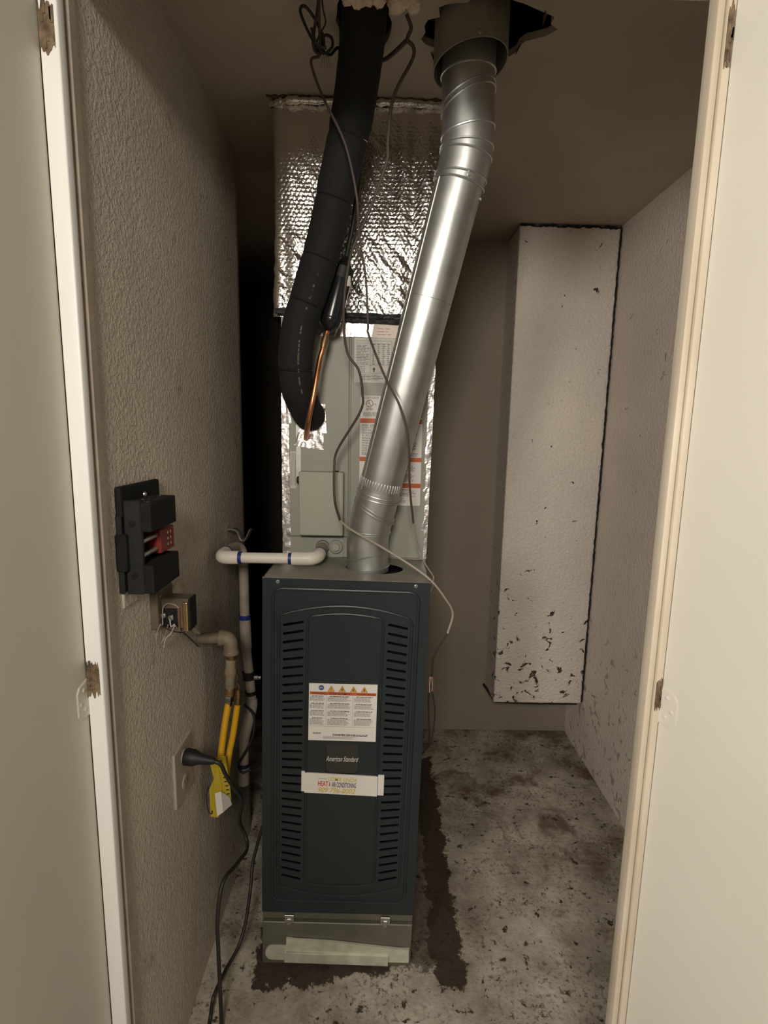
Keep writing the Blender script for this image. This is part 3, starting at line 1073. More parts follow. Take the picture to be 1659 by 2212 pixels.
def foil_wrap():
    bm = BM()
    rc = 0.022
    dep = 0.42
    res = 0.0030
    prof = []        # (x, y, nx, ny)
    y0 = PYF
    for k in range(24):
        prof.append((PX0, y0 + rc + dep * (1 - k / 24), -1, 0))
    for k in range(7):
        a = PI + (PI / 2) * k / 6
        prof.append((PX0 + rc + rc * math.cos(a), y0 + rc + rc * math.sin(a), math.cos(a), math.sin(a)))
    nfx = int((PX1 - PX0 - 2 * rc) / res)
    for k in range(1, nfx):
        prof.append((PX0 + rc + (PX1 - PX0 - 2 * rc) * k / nfx, y0, 0, -1))
    for k in range(7):
        a = 1.5 * PI + (PI / 2) * k / 6
        prof.append((PX1 - rc + rc * math.cos(a), y0 + rc + rc * math.sin(a), math.cos(a), math.sin(a)))
    for k in range(1, 25):
        prof.append((PX1, y0 + rc + dep * k / 24, 1, 0))
    nz = int((C_ - PZ0) / res)
    arc = [0.0]
    for a, b in zip(prof, prof[1:]):
        arc.append(arc[-1] + math.hypot(b[0] - a[0], b[1] - a[1]))
    rows = []
    p = 0.0128
    h = p * 0.866
    for j in range(nz + 1):
        z = PZ0 + (C_ - PZ0) * j / nz
        row = []
        vz = z - PZ0
        for (x, y, nx, ny), s in zip(prof, arc):
            # hex-packed bubbles
            rj = round(vz / h)
            best = 9
            for dj in (-1, 0, 1):
                jj = rj + dj
                off = 0.5 * p if jj % 2 else 0.0
                ii = round((s - off) / p)
                d = math.hypot(s - off - ii * p, vz - jj * h)
                best = min(best, d)
            q = best / (p * 0.47)
            bub = math.sqrt(max(0.0, 1 - q * q)) * 0.0022
            crush = 0.5 + 0.5 * noise.noise(Vector((s * 7, vz * 7, 3.7)))
            tight = min(1.0, max(0.12, 1.25 - vz * 1.6 + 0.5 * noise.noise(Vector((s * 5, vz * 5, 8)))))
            bub *= tight * (0.35 + 0.65 * crush)
            cre = 0.0050 * noise.noise(Vector((s * 26, vz * 2.6, 1.2)))
            dia = 0.0030 * noise.noise(Vector(((s + vz) * 45, (s - vz) * 9, 5.1))) * (1.0 if vz < 0.22 else 0.35)
            big = 0.010 * noise.noise(Vector((s * 4.2, vz * 4.0, 9.3)))
            k = bub + cre + dia + big
            row.append(bm.verts.new((x + nx * k, y + ny * k, z)))
        rows.append(row)
    for a, b in zip(rows, rows[1:]):
        for i in range(len(a) - 1):
            bm.faces.new((a[i], a[i + 1], b[i + 1], b[i]))
    return link('foil_wrap', bm, 'foil', pl, pb, True)


foil_wrap()
link('sheet_duct', box(BM(), PX0 + 0.016, PX1 - 0.016, PYF + 0.016, PYF + 0.40, PZ0 - 0.002, C_ + 0.001), 'galv_dull', pl, pb)


def rope(name, pts, r, m, seed, parent, base, sides=8, amp=0.35):
    rnd = random.Random(seed)
    P = smooth_path(pts, 8)
    rad = [r * (1 + amp * (rnd.random() - .5)) for _ in P]
    return link(name, tube(BM(), P, rad, sides), m, parent, base, True)


rope('foil_hem', [(PX0 + 0.005, 1.563, 1.918), (-0.18, 1.562, 1.913), (-0.05, 1.560, 1.909), (0.08, 1.560, 1.907), (PX1 - 0.01, 1.562, 1.909)], 0.0085, 'dark_tape', 1, pl, pb)
rope('foil_hem', [(-0.12, 1.556, 1.898), (-0.05, 1.5555, 1.896), (0.05, 1.5555, 1.894), (0.15, 1.558, 1.896)], 0.0055, 'dark_tape', 2, pl, pb)
rope('top_fold', [(PX0 - 0.004, 1.585, C_ - 0.010), (-0.26, 1.562, C_ - 0.012), (-0.17, 1.560, C_ - 0.013), (-0.05, 1.562, C_ - 0.012), (0.05, 1.564, C_ - 0.010), (PX1, 1.574, C_ - 0.009)], 0.009, 'foil', 5, pl, pb, 10, 0.6)
bm = BM()
rnd = random.Random(9)
pts = [(PX0 - 0.012 + (PX1 - PX0 + 0.02) * i / 60, 1.568 - 0.010 * rnd.random(), C_ - 0.001) for i in range(61)]
tube(bm, pts, [0.0025 + 0.003 * rnd.random() for _ in pts], 6)
link('ceiling_gap_edge', bm, 'torn_edge', pl, pb)

# ------------------------------------------------------------------ flue pipe
VR = 0.060
v0 = Vector((-0.0265, 1.462, 1.1785))
pts_low = [(-0.0265, 1.462, 1.185), (-0.0285, 1.462, 1.235), (-0.0280, 1.460, 1.285), (-0.0190, 1.457, 1.335), (-0.0060, 1.452, 1.385), (0.0015, 1.449, 1.418)]
a_lo = Vector((0.0015, 1.449, 1.418))
a_hi = Vector((0.1790, 1.356, 2.170))
pts_up = [tuple(a_hi), (0.1900, 1.350, 2.215), (0.1945, 1.345, 2.262), (0.1930, 1.340, 2.315), (0.1900, 1.335, 2.365), (0.1880, 1.330, 2.43), (0.1880, 1.328, 2.52)]
fl = thing('flue_pipe', tuple(v0), 'galvanized round flue pipe slanting from furnace top up to the ceiling', 'flue pipe')
flb = tuple(v0)
axd = (a_hi - a_lo).normalized()


def fpart(name, bm, m='galvanized', parent=fl, smooth=True):
    return link(name, bm, m, parent, flb, smooth)


el = fpart('elbow', tube(BM(), smooth_path(pts_low, 6), VR, 40))
sp = fpart('straight_pipe', tube(BM(), [a_lo - axd * 0.004, a_lo + axd * 0.03, a_hi - axd * 0.03, a_hi + axd * 0.004], VR - 0.0015, 40))
eu = fpart('elbow', tube(BM(), smooth_path(pts_up, 6), VR + 0.001, 40))
# lock seam down the straight run
tdir = Vector((-0.86, -0.51, 0))
e1 = (tdir - axd * tdir.dot(axd)).normalized()
fpart('lock_seam', tube(BM(), [a_lo + e1 * (VR - 0.001), a_hi + e1 * (VR - 0.001)], 0.0021, 6), 'galv_dull', sp)
# crimped end
bm = BM()
for k in range(44):
    a = 2 * PI * k / 44
    n1 = axis_frame(axd)
    d = n1[1] * math.cos(a) + n1[2] * math.sin(a)
    tube(bm, [a_lo + axd * 0.012 + d * (VR - 0.0016), a_lo + axd * 0.026 + d * (VR - 0.0004), a_lo + axd * 0.034 + d * (VR - 0.002)], 0.0017, 5)
fpart('crimp', bm, 'galvanized', sp)
for c, ax, tl, td in (((-0.0268, 1.462, 1.196), (0, 0, 1), 0.006, (1, 0, 0)), ((-0.0284, 1.462, 1.232), (0, 0, 1), 0.016, (1, -.3, 0)),
                      ((-0.0278, 1.460, 1.298), (.1, 0, 1), 0.004, (1, 0, 0)), ((-0.0255, 1.459, 1.306), (.15, -.03, 1), 0.003, (1, 0, 0)),
                      ((-0.0120, 1.455, 1.358), (.24, -.1, .96), -0.018, (1, 0, 0)), ((-0.0095, 1.454, 1.367), (.24, -.1, .96), -0.018, (1, 0, 0)),
                      ((-0.001, 1.450, 1.400), tuple(axd), 0.0, (1, 0, 0)), ((0.0008, 1.4495, 1.411), tuple(axd), 0.0, (1, 0, 0))):
    bm = ring_seam(BM(), c, ax, VR + 0.0006, 0.0026, tl, td, 36, 6)
    fpart('seam_ring', bm, 'galvanized', el)
for c, ax, tl, td in ((tuple(a_hi + axd * 0.002), tuple(axd), 0.0, (1, 0, 0)), ((0.1830, 1.3535, 2.187), tuple(axd), 0.004, (1, 0, 0)),
                      ((0.1925, 1.3475, 2.232), (.12, -.1, 1), -0.003, (1, 0, 0)), ((0.1940, 1.3460, 2.249), (.05, -.1, 1), 0.002, (1, 0, 0)),
                      ((0.1943, 1.3430, 2.280), (-.02, -.1, 1), 0.010, (1, 0, 0)), ((0.1920, 1.3380, 2.340), (-.05, -.1, 1), 0.024, (1, -.4, 0)),
                      ((0.1908, 1.3365, 2.352), (-.05, -.1, 1), 0.022, (1, -.4, 0)), ((0.1885, 1.3320, 2.395), (-.03, -.1, 1), 0.002, (1, 0, 0))):
    bm = ring_seam(BM(), c, ax, VR + 0.0016, 0.0027, tl, td, 36, 6)
    fpart('seam_ring', bm, 'galvanized', eu)
for c, d in ((a_hi + axd * 0.010, Vector((0.25, -0.97, 0))), (a_hi - axd * 0.02, Vector((0.95, -0.3, -.2)))):
    d = (d - axd * d.dot(axd)).normalized()
    fpart('screw', hexbolt(BM(), c + d * (VR - 0.001), d, 0.0042, 0.005), 'steel', eu, False)
# bracket tab at the upper right of the straight run
bm = ring_seam(BM(), a_lo + axd * 0.515, axd, VR - 0.0012, 0.0008, 0, (1, 0, 0), 36, 5)
fpart('joint_line', bm, 'galv_dull', sp)

# outer vent thimble coming through the ceiling
th = thing('vent_thimble', (0.190, 1.318, 2.398), 'wide dull metal vent sleeve poking down through the torn ceiling around the flue', 'vent sleeve')
bm = BM()
tr_ = 0.083
rings = []
for (z, r) in ((2.52, tr_), (2.44, tr_), (2.405, tr_ + 0.0005), (2.4045, tr_ - 0.0015), (2.44, tr_ - 0.0025), (2.52, tr_ - 0.0025)):
    ring = []
    for k in range(44):
        a = 2 * PI * k / 44
        zz = z + (0.16 * r * math.cos(a) - 0.05 * r * math.sin(a) if z < 2.5 else 0)
        ring.append(bm.verts.new((0.190 + r * math.cos(a), 1.318 + r * math.sin(a), zz)))
    rings.append(ring)
for r0, r1 in zip(rings, rings[1:]):
    for k in range(44):
        bm.faces.new((r0[k], r0[(k + 1) % 44], r1[(k + 1) % 44], r1[k]))
link('sleeve', bm, 'stub_metal', th, (0.190, 1.318, 2.398), True)
link('screw', hexbolt(BM(), (0.196, 1.2355, 2.417), (0.05, -1, 0), 0.005, 0.004), 'galv_dull', th, (0.190, 1.318, 2.398))

# ------------------------------------------------------------------ insulated suction line
hp = [(-0.0494, 1.268, 2.500), (-0.0520, 1.285, 2.450), (-0.0620, 1.325, 2.395), (-0.0800, 1.365, 2.315), (-0.1160, 1.405, 2.1886), (-0.1490, 1.428, 2.0648), (-0.1850, 1.440, 1.9537), (-0.2200, 1.450, 1.850), (-0.2315, 1.458, 1.765), (-0.2290, 1.478, 1.695), (-0.2130, 1.530, 1.640), (-0.2060, 1.575, 1.622)]
hz = thing('suction_line', (-0.2060, 1.575, 1.622), 'thick black foam-insulated refrigerant line bending from ceiling into the coil cabinet', 'insulated pipe')
hb = (-0.2060, 1.575, 1.622)
P = smooth_path(hp, 8)
cuts = [0, 26, 34, 43, 51, 66, len(P) - 1]
rr_ = [0.0500, 0.0485, 0.0470, 0.0470, 0.0465, 0.0455]
for i, (a, b) in enumerate(zip(cuts, cuts[1:])):
    seg = P[a:b + 1]
    n = len(seg)
    rad = [rr_[i] * (0.955 if (k == 0 or k == n - 1) else 1.0) * (1 + 0.02 * noise.noise(Vector((k * .7, i * 5, 0)))) for k in range(n)]
    link('foam_sleeve', tube(BM(), seg, rad, 28), 'rubber_black', hz, hb, True)
for i in cuts[1:-1]:
    ax = (P[i + 1] - P[i - 1]).normalized()
    link('tape_band', ring_seam(BM(), P[i], ax, 0.0462, 0.0016, 0.001, (1, 0, 0), 28, 6), 'black_gloss', hz, hb, True)
# faded print along the sleeve
bm = BM()
rnd = random.Random(8)
for i in range(44, 72):
    ax = (P[i + 1] - P[i]).normalized()
    d = Vector((0.30, -0.95, 0.05))
    d = (d - ax * d.dot(ax)).normalized()
    s = ax.cross(d)
    if rnd.random() < 0.35:
        continue
    c = P[i] + d * 0.0462
    ln = 0.003 + 0.003 * rnd.random()
    q = [c - s * 0.0022 - ax * ln, c + s * 0.0022 - ax * ln, c + s * 0.0022 + ax * ln, c - s * 0.0022 + ax * ln]
    f = [bm.verts.new(v) for v in q]
    b = [bm.verts.new(v + d * 0.0006) for v in q]
    bm.faces.new(b)
    for a in range(4):
        bm.faces.new((f[a], f[(a + 1) % 4], b[(a + 1) % 4], b[a]))
link('faded_print', bm, 'rubber_print', hz, hb)

# ------------------------------------------------------------------ liquid line with filter drier
fd_top, fd_bot = Vector((-0.0985, 1.492, 2.0445)), Vector((-0.1470, 1.482, 1.8505))
ll = thing('liquid_line', (-0.2214, 1.573, 1.5606), 'thin copper refrigerant line with black filter drier beside the black insulated pipe', 'copper pipe')
lb_ = (-0.2214, 1.573, 1.5606)
ax = (fd_top - fd_bot)
ln = ax.length
link('filter_drier', lathe(BM(), fd_bot, ax, [(0, .009), (.006, .016), (.016, .027), (.030, .0300), (ln - .05, .0300), (ln - .035, .0285), (ln - .015, .018), (ln, .010)], 26), 'black_gloss', ll, lb_, True)
link('drier_band', ring_seam(BM(), fd_bot + ax.normalized() * 0.034, ax, 0.0300, 0.0016), 'black_plastic', ll, lb_, True)
link('drier_label', lathe(BM(), fd_bot + ax * 0.70, ax, [(0, .0304), (.03, .0304)], 26, False, False), 'black_plastic', ll, lb_, True)
bm = BM()
lab_c = fd_bot + ax * 0.66 + Vector((0.024, -0.020, 0))
box(bm, lab_c.x - 0.004, lab_c.x + 0.006, lab_c.y - 0.001, lab_c.y + 0.004, lab_c.z - 0.013, lab_c.z + 0.013, 0.0005, 1)
link('drier_sticker', bm, 'label_white', ll, lb_)
cp = [(-0.1475, 1.4815, 1.853), (-0.1525, 1.478, 1.835), (-0.1600, 1.472, 1.800), (-0.1679, 1.468, 1.7697), (-0.1812, 1.452, 1.6818), (-0.1948, 1.458, 1.6196), (-0.2044, 1.49, 1.588), (-0.2161, 1.545, 1.5625), (-0.2227, 1.582, 1.5577)]
link('copper_tube', tube(BM(), smooth_path(cp, 6), 0.0072, 14), 'copper', ll, lb_, True)
link('brazed_joint', tube(BM(), [(-0.1505, 1.4795, 1.842), (-0.1555, 1.476, 1.822), (-0.1590, 1.473, 1.806)], [0.0086, 0.0098, 0.0082], 14), 'brass', ll, lb_, True)
link('copper_tube', tube(BM(), smooth_path([tuple(fd_top - ax.normalized() * .004), (-0.091, 1.492, 2.080), (-0.080, 1.485, 2.13), (-0.070, 1.468, 2.20), (-0.052, 1.432, 2.32), (-0.040, 1.395, 2.42), (-0.038, 1.372, 2.50)], 6), 0.0066, 12), 'black_plastic', ll, lb_, True)


# ------------------------------------------------------------------ thermostat wires
def cable(name, pts, r, m, label, n=8, extra=None, group=None):
    base = tuple(pts[-1])
    t = link(name, tube(BM(), smooth_path(pts, n), r, 8), m, None, base, True)
    return tag(t, label, 'wire', group)


wA = [(-0.1455, 1.27, 2.3855), (-0.1636, 1.27, 2.3779), (-0.1568, 1.28, 2.3526), (-0.1374, 1.29, 2.3129), (-0.0906, 1.295, 2.227), (-0.0634, 1.3, 2.123), (-0.0584, 1.33, 2.0539), (-0.0413, 1.36, 1.958), (-0.0345, 1.38, 1.8524), (-0.0317, 1.38, 1.8241), (0.009, 1.355, 1.7248), (0.0513, 1.335, 1.6442), (0.0738, 1.345, 1.5636), (0.0831, 1.385, 1.4402), (0.0989, 1.43, 1.3317)]
wA2 = [(0.0989, 1.43, 1.3317), (0.1117, 1.46, 1.2794), (0.1224, 1.48, 1.2381), (0.1411, 1.45, 1.2046), (0.1546, 1.42, 1.1886), (0.157, 1.40, 1.183), (0.153, 1.40, 1.150), (0.140, 1.40, 1.132)]
tw = thing('thermostat_wire', tuple(wA2[-1]), 'thin brown wire from the tangled loops crossing in front of the flue pipe', 'wire')
link('sheath', tube(BM(), smooth_path(wA, 8), 0.0030, 8), 'cable_brown', tw, tuple(wA2[-1]), True)
link('inner_wire', tube(BM(), smooth_path(wA2, 8), 0.0021, 8), 'cable_beige', tw, tuple(wA2[-1]), True)

wB = [(0.0408, 1.25, 2.4577), (0.0517, 1.26, 2.4388), (0.0447, 1.27, 2.4232), (0.0584, 1.275, 2.4117), (0.0567, 1.29, 2.3959), (0.0177, 1.31, 2.3327), (0.007, 1.335, 2.259), (0.0048, 1.34, 2.2118), (-0.0321, 1.35, 2.1136), (-0.0707, 1.36, 2.0324), (-0.0884, 1.38, 1.9734), (-0.0984, 1.4, 1.8777), (-0.0893, 1.42, 1.7888), (-0.0583, 1.42, 1.742), (-0.048, 1.43, 1.683), (-0.054, 1.44, 1.6343), (-0.1162, 1.47, 1.5319), (-0.1263, 1.47, 1.4798), (-0.1229, 1.45, 1.3902), (-0.1021, 1.385, 1.3425)]
wB2 = [(-0.1021, 1.385, 1.3425), (-0.0696, 1.365, 1.3215), (0.0179, 1.36, 1.2735), (0.0982, 1.335, 1.2293), (0.1417, 1.318, 1.1996), (0.1809, 1.335, 1.1493), (0.2089, 1.36, 1.0954), (0.1986, 1.37, 1.034)]
wB3 = [(0.1986, 1.37, 1.034), (0.1625, 1.36, 0.97), (0.1578, 1.36, 0.9194), (0.1508, 1.36, 0.8571), (0.1531, 1.36, 0.7871), (0.1579, 1.37, 0.7096), (0.145, 1.372, 0.672), (0.131, 1.373, 0.660)]
tb = thing('control_cable', tuple(wB3[-1]), 'brown cable weaving past the copper line and down the right side of the furnace', 'wire')
link('sheath', tube(BM(), smooth_path(wB, 8), [0.0040 if i < 60 else 0.0036 for i in range((len(wB) - 1) * 8 + 1)], 8), 'cable_brown', tb, tuple(wB3[-1]), True)
link('sheath', tube(BM(), smooth_path(wB2, 8), 0.0030, 8), 'cable_beige', tb, tuple(wB3[-1]), True)
link('sheath', tube(BM(), smooth_path(wB3, 8), 0.0024, 8), 'cable_black', tb, tuple(wB3[-1]), True)
link('branch', tube(BM(), smooth_path([(0.0428, 1.272, 2.4218), (0.0158, 1.315, 2.4245), (-0.005, 1.375, 2.4486), (-0.0295, 1.4, 2.4597)], 8), 0.0046, 8), 'cable_brown', tb, tuple(wB3[-1]), True)
link('branch', tube(BM(), smooth_path([(0.1564, 1.36, 0.885), (0.1698, 1.365, 0.8127), (0.1697, 1.37, 0.7529), (0.1624, 1.372, 0.6997), (0.146, 1.380, 0.668), (0.131, 1.381, 0.658)], 8), 0.0020, 8), 'cable_black', tb, tuple(wB3[-1]), True)
rnd = random.Random(2)
for k in range(5):
    p = Vector((0.1553, 1.355, 0.9013))
    pts = [p + Vector((0.002 * (k - 2), -0.002, 0.012)), p + Vector((0.004 * (k - 2), -0.006, -0.006 - .002 * k)), p + Vector((0.003 * (k - 2), -0.003, -0.030 - .004 * rnd.random()))]
    link('wire_end', tube(BM(), smooth_path(pts, 4), 0.0010, 6), ('copper', 'wire_pale', 'cable_brown', 'cable_beige', 'copper')[k], tb, tuple(wB3[-1]), True)

# tangled spare wire by the ceiling
tg = thing('wire_tangle', (-0.1455, 1.27, 2.3828), 'dark tangled loops of spare thin wire dangling from the ceiling beside the black pipe', 'wire')
tgb = (-0.1455, 1.27, 2.3828)
loops = [
    [(-0.1398, 1.22, 2.474), (-0.1419, 1.23, 2.4476), (-0.1432, 1.25, 2.4271), (-0.1424, 1.26, 2.3988), (-0.1455, 1.27, 2.3855)],
    [(-0.1344, 1.26, 2.383), (-0.1609, 1.25, 2.4093), (-0.1808, 1.24, 2.4451), (-0.1781, 1.235, 2.4553), (-0.1672, 1.24, 2.4557), (-0.1491, 1.25, 2.4374), (-0.1404, 1.26, 2.4164), (-0.1515, 1.27, 2.3916)],
    [(-0.1366, 1.225, 2.4736), (-0.1338, 1.235, 2.4514), (-0.1305, 1.25, 2.4361), (-0.1438, 1.255, 2.4174), (-0.1503, 1.26, 2.3986), (-0.1409, 1.265, 2.386)],
    [(-0.1404, 1.225, 2.476), (-0.1479, 1.24, 2.446), (-0.155, 1.25, 2.4182), (-0.1543, 1.26, 2.394), (-0.1455, 1.27, 2.3873)],
    [(-0.1294, 1.26, 2.3858), (-0.1167, 1.262, 2.4007), (-0.1188, 1.262, 2.4165), (-0.1317, 1.262, 2.4215), (-0.1409, 1.265, 2.4109), (-0.1352, 1.268, 2.3934), (-0.1223, 1.28, 2.396), (-0.1108, 1.31, 2.4283), (-0.0967, 1.375, 2.4686)],
    [(-0.1518, 1.24, 2.4245), (-0.157, 1.25, 2.4007), (-0.1523, 1.26, 2.3879), (-0.1409, 1.265, 2.3914), (-0.1346, 1.262, 2.4047), (-0.1379, 1.255, 2.4219)],
    [(-0.1602, 1.245, 2.4233), (-0.153, 1.25, 2.4051), (-0.1438, 1.255, 2.3955), (-0.1294, 1.26, 2.3955)],
]
for i, lp in enumerate(loops):
    link('strand', tube(BM(), smooth_path(lp, 8), 0.0031 if i != 2 else 0.0018, 7), 'cable_black' if i % 3 else 'cable_brown', tg, tgb, True)
for k in range(4):
    p = Vector((-0.1319, 1.265, 2.3827)) + Vector((0.004 * k - .006, 0, 0))
    link('wire_end', tube(BM(), [p, p + Vector((0.003 * (k - 1), -.002, -0.022 - .004 * (k % 2)))], 0.0013, 6), 'cable_beige', tg, tgb, True)


# lumps of expanding foam where the lines pass the ceiling
def foam_blob(label, c, n, spread, seed):
    rnd = random.Random(seed)
    t = thing('foam_sealant', (c[0], c[1], C_), label, 'foam')
    for k in range(n):
        bm = BM()
        r = 0.013 + 0.008 * rnd.random()
        ctr = Vector(c) + Vector(((k - (n - 1) / 2) * spread, (rnd.random() - .5) * 0.012, (rnd.random() - .5) * 0.006))
        bmesh.ops.create_icosphere(bm, subdivisions=3, radius=r)
        for v in bm.verts:
            d = v.co.normalized()
            v.co = d * r * (1 + 0.35 * noise.noise(d * 2.2 + Vector((k, seed, 0)))) + ctr
        link('lump', bm, 'foam_seal', t, (c[0], c[1], C_), True)
    return t


foam_blob('cream lumps of expanding foam at the ceiling above the black insulated pipe', (-0.050, 1.222, 2.468), 4, 0.021, 3)
foam_blob('cream lumps of expanding foam at the ceiling where the brown cable enters', (0.037, 1.235, 2.470), 3, 0.018, 6)

# ------------------------------------------------------------------ PVC condensate drain
dn = thing('condensate_drain', (-0.4356, 1.6, 0.40), 'white PVC condensate drain with blue glue rings running from coil cabinet to left wall', 'pipe')
dnb = (-0.4356, 1.6, 0.40)
def dpart(name, bm, m, smooth=True):
    return link(name, bm, m, dn, dnb, smooth)
pr, fr = 0.0152, 0.0190
dpart('pipe', tube(BM(), [(-0.236, 1.43, 1.2242), (-0.396, 1.43, 1.2242)], pr, 22), 'pvc')
dpart('elbow', tube(BM(), smooth_path([(-0.2405, 1.43, 1.2242), (-0.206, 1.43, 1.2242), (-0.184, 1.435, 1.2245), (-0.1715, 1.455, 1.2252), (-0.1690, 1.485, 1.2262)], 6), fr, 24), 'pvc')
dpart('threaded_adapter', tube(BM(), [(-0.1690, 1.480, 1.2260), (-0.1685, 1.573, 1.2302)], [0.0160, 0.0170], 22), 'pvc_dirty')
dpart('glue_ring', tube(BM(), [(-0.1690, 1.482, 1.2260), (-0.1690, 1.489, 1.2264)], fr + 0.0004, 22), 'pvc_glue')
dpart('elbow', tube(BM(), smooth_path([(-0.391, 1.43, 1.2242), (-0.420, 1.43, 1.2242), (-0.4370, 1.438, 1.2240), (-0.4440, 1.460, 1.2235), (-0.4460, 1.495, 1.2215)], 6), fr, 24), 'pvc')
for xx in (-0.245, -0.386):
    dpart('glue_ring', tube(BM(), [(xx - 0.005, 1.43, 1.2242), (xx + 0.005, 1.43, 1.2242)], pr + 0.0018, 22), 'pvc_glue')
dpart('glue_ring', tube(BM(), [(-0.4461, 1.492, 1.2217), (-0.4463, 1.500, 1.2212)], fr + 0.001, 22), 'pvc_glue')
dpart('elbow', tube(BM(), smooth_path([(-0.4460, 1.490, 1.2218), (-0.4485, 1.545, 1.2180), (-0.446, 1.595, 1.2140), (-0.4355, 1.619, 1.2030), (-0.4280, 1.622, 1.170)], 6), 0.0172, 22), 'pvc_dirty')
dpart('pipe', tube(BM(), [(-0.4275, 1.621, 1.185), (-0.4272, 1.62, 0.955)], pr, 22), 'pvc_dirty')
dpart('coupling', tube(BM(), [(-0.4272, 1.62, 0.972), (-0.4245, 1.62, 0.872)], fr - 0.001, 22), 'pvc_dirty')
dpart('glue_ring', tube(BM(), [(-0.4272, 1.62, 0.972), (-0.4271, 1.62, 0.986)], fr, 22), 'pvc_glue')
dpart('pipe', tube(BM(), [(-0.4245, 1.62, 0.875), (-0.4100, 1.62, 0.688)], pr, 22), 'pvc_dirty')
cl_ = dpart('hose_clamp', tube(BM(), [(-0.4190, 1.62, 0.790), (-0.4172, 1.62, 0.765)], fr + 0.002, 22), 'black_plastic')
dpart('clamp_screw', lathe(BM(), (-0.3960, 1.603, 0.778), (1, 0, 0), [(0, .008), (.012, .008), (.013, .0065), (.022, .0065)], 10), 'steel', False)
dpart('glue_ring', tube(BM(), [(-0.4130, 1.62, 0.722), (-0.4120, 1.62, 0.710)], fr, 22), 'black_plastic')
dpart('elbow', tube(BM(), smooth_path([(-0.4095, 1.62, 0.692), (-0.4090, 1.612, 0.665), (-0.4180, 1.598, 0.625), (-0.4310, 1.59, 0.565)], 6), fr - 0.001, 22), 'pvc_dirty')
dpart('pipe', tube(BM(), [(-0.4310, 1.59, 0.568), (-0.4350, 1.59, 0.425)], pr + 0.001, 22), 'pvc_dirty')
dpart('coupling', tube(BM(), [(-0.4345, 1.59, 0.470), (-0.4360, 1.59, 0.405)], fr, 22), 'pvc_dirty')
dpart('glue_ring', tube(BM(), [(-0.4342, 1.59, 0.480), (-0.4344, 1.59, 0.468)], fr + 0.001, 22), 'navy')
dpart('overflow_tube', tube(BM(), smooth_path([(-0.428, 1.588, 0.69), (-0.400, 1.575, 0.672), (-0.389, 1.565, 0.645), (-0.396, 1.560, 0.59), (-0.425, 1.56, 0.53), (-0.4445, 1.562, 0.49), (-0.43, 1.556, 0.468), (-0.405, 1.562, 0.475)], 8), 0.0042, 8), 'cable_black')
# strap that holds the drain to the wall
ps = thing('pipe_strap', (L_, 1.655, 1.245), 'small bright metal pipe strap on the left wall above the white drain elbow', 'strap')
bm = BM()
for yy in (1.648, 1.662):
    pts = [(L_ + 0.001, yy, 1.262), (L_ + 0.020, yy, 1.262), (L_ + 0.034, yy, 1.255), (L_ + 0.040, yy, 1.238), (L_ + 0.050, yy - .004, 1.226), (L_ + 0.062, yy - .006, 1.232), (L_ + 0.072, yy - 0.006, 1.252), (L_ + 0.078, yy - .006, 1.264)]
    tube(bm, smooth_path(pts, 5), 0.0048, 6)
link('band', bm, 'steel', ps, (L_, 1.655, 1.245), True)
link('nail', lathe(BM(), (L_, 1.655, 1.262), (1, 0, 0), [(0, .005), (.003, .005), (.004, .003)], 10), 'galv_dull', ps, (L_, 1.655, 1.245))

# ------------------------------------------------------------------ gas line
gs = thing('gas_connector', (L_, 1.352, 1.015), 'dirty gas pipe out of the left wall with valve and yellow flexible hose', 'gas line')
gb = (L_, 1.352, 1.015)
def gpart(name, bm, m, smooth=True):
    return link(name, bm, m, gs, gb, smooth)
gpart('wall_pipe', tube(BM(), [(L_ - 0.01, 1.350, 1.017), (-0.420, 1.357, 1.0155)], 0.0145, 20), 'gas_pipe')
gpart('elbow', tube(BM(), smooth_path([(-0.430, 1.357, 1.0155), (-0.412, 1.359, 1.0145), (-0.4015, 1.360, 1.006), (-0.3990, 1.360, 0.985), (-0.3990, 1.360, 0.970)], 6), [0.0215] * 4 + [0.0195] * 17 + [0.0215] * 4, 22), 'gas_pipe')
gpart('nipple', tube(BM(), [(-0.399, 1.360, 0.975), (-0.4000, 1.360, 0.945)], 0.0130, 18), 'brass')
gpart('valve_body', lathe(BM(), (-0.4000, 1.360, 0.955), (-0.05, 0, -1), [(0, .0125), (.004, .0145), (.020, .0135), (.034, .0165), (.044, .0165), (.050, .0140), (.085, .0135), (.088, .0115)], 18), 'valve_grey')
gpart('flare_fitting', lathe(BM(), (-0.4047, 1.360, 0.870), (-0.05, 0, -1), [(0, .0125), (.006, .0145), (.022, .0140), (.026, .0105), (.030, .0105)], 12), 'brass')
gpart('flare_nut', lathe(BM(), (-0.4065, 1.360, 0.846), (-0.08, -.02, -1), [(0, .0115), (.003, .0125), (.018, .0125), (.021, .0095), (.030, .0092)], 6), 'steel', False)


def corrugated(name, pts, r, m):
    P = smooth_path(pts, 10)
    # resample evenly, alternate radius
    out, acc = [P[0]], 0.0
    step = 0.0021
    for a, b in zip(P, P[1:]):
        d = (b - a).length
        t_ = step - acc
        while t_ <= d:
            out.append(a + (b - a) * (t_ / d))
            t_ += step
        acc = (acc + d) % step
    rad = [r * (1.0 if i % 2 else 0.86) for i in range(len(out))]
    return gpart(name, tube(BM(), out, rad, 14), m)


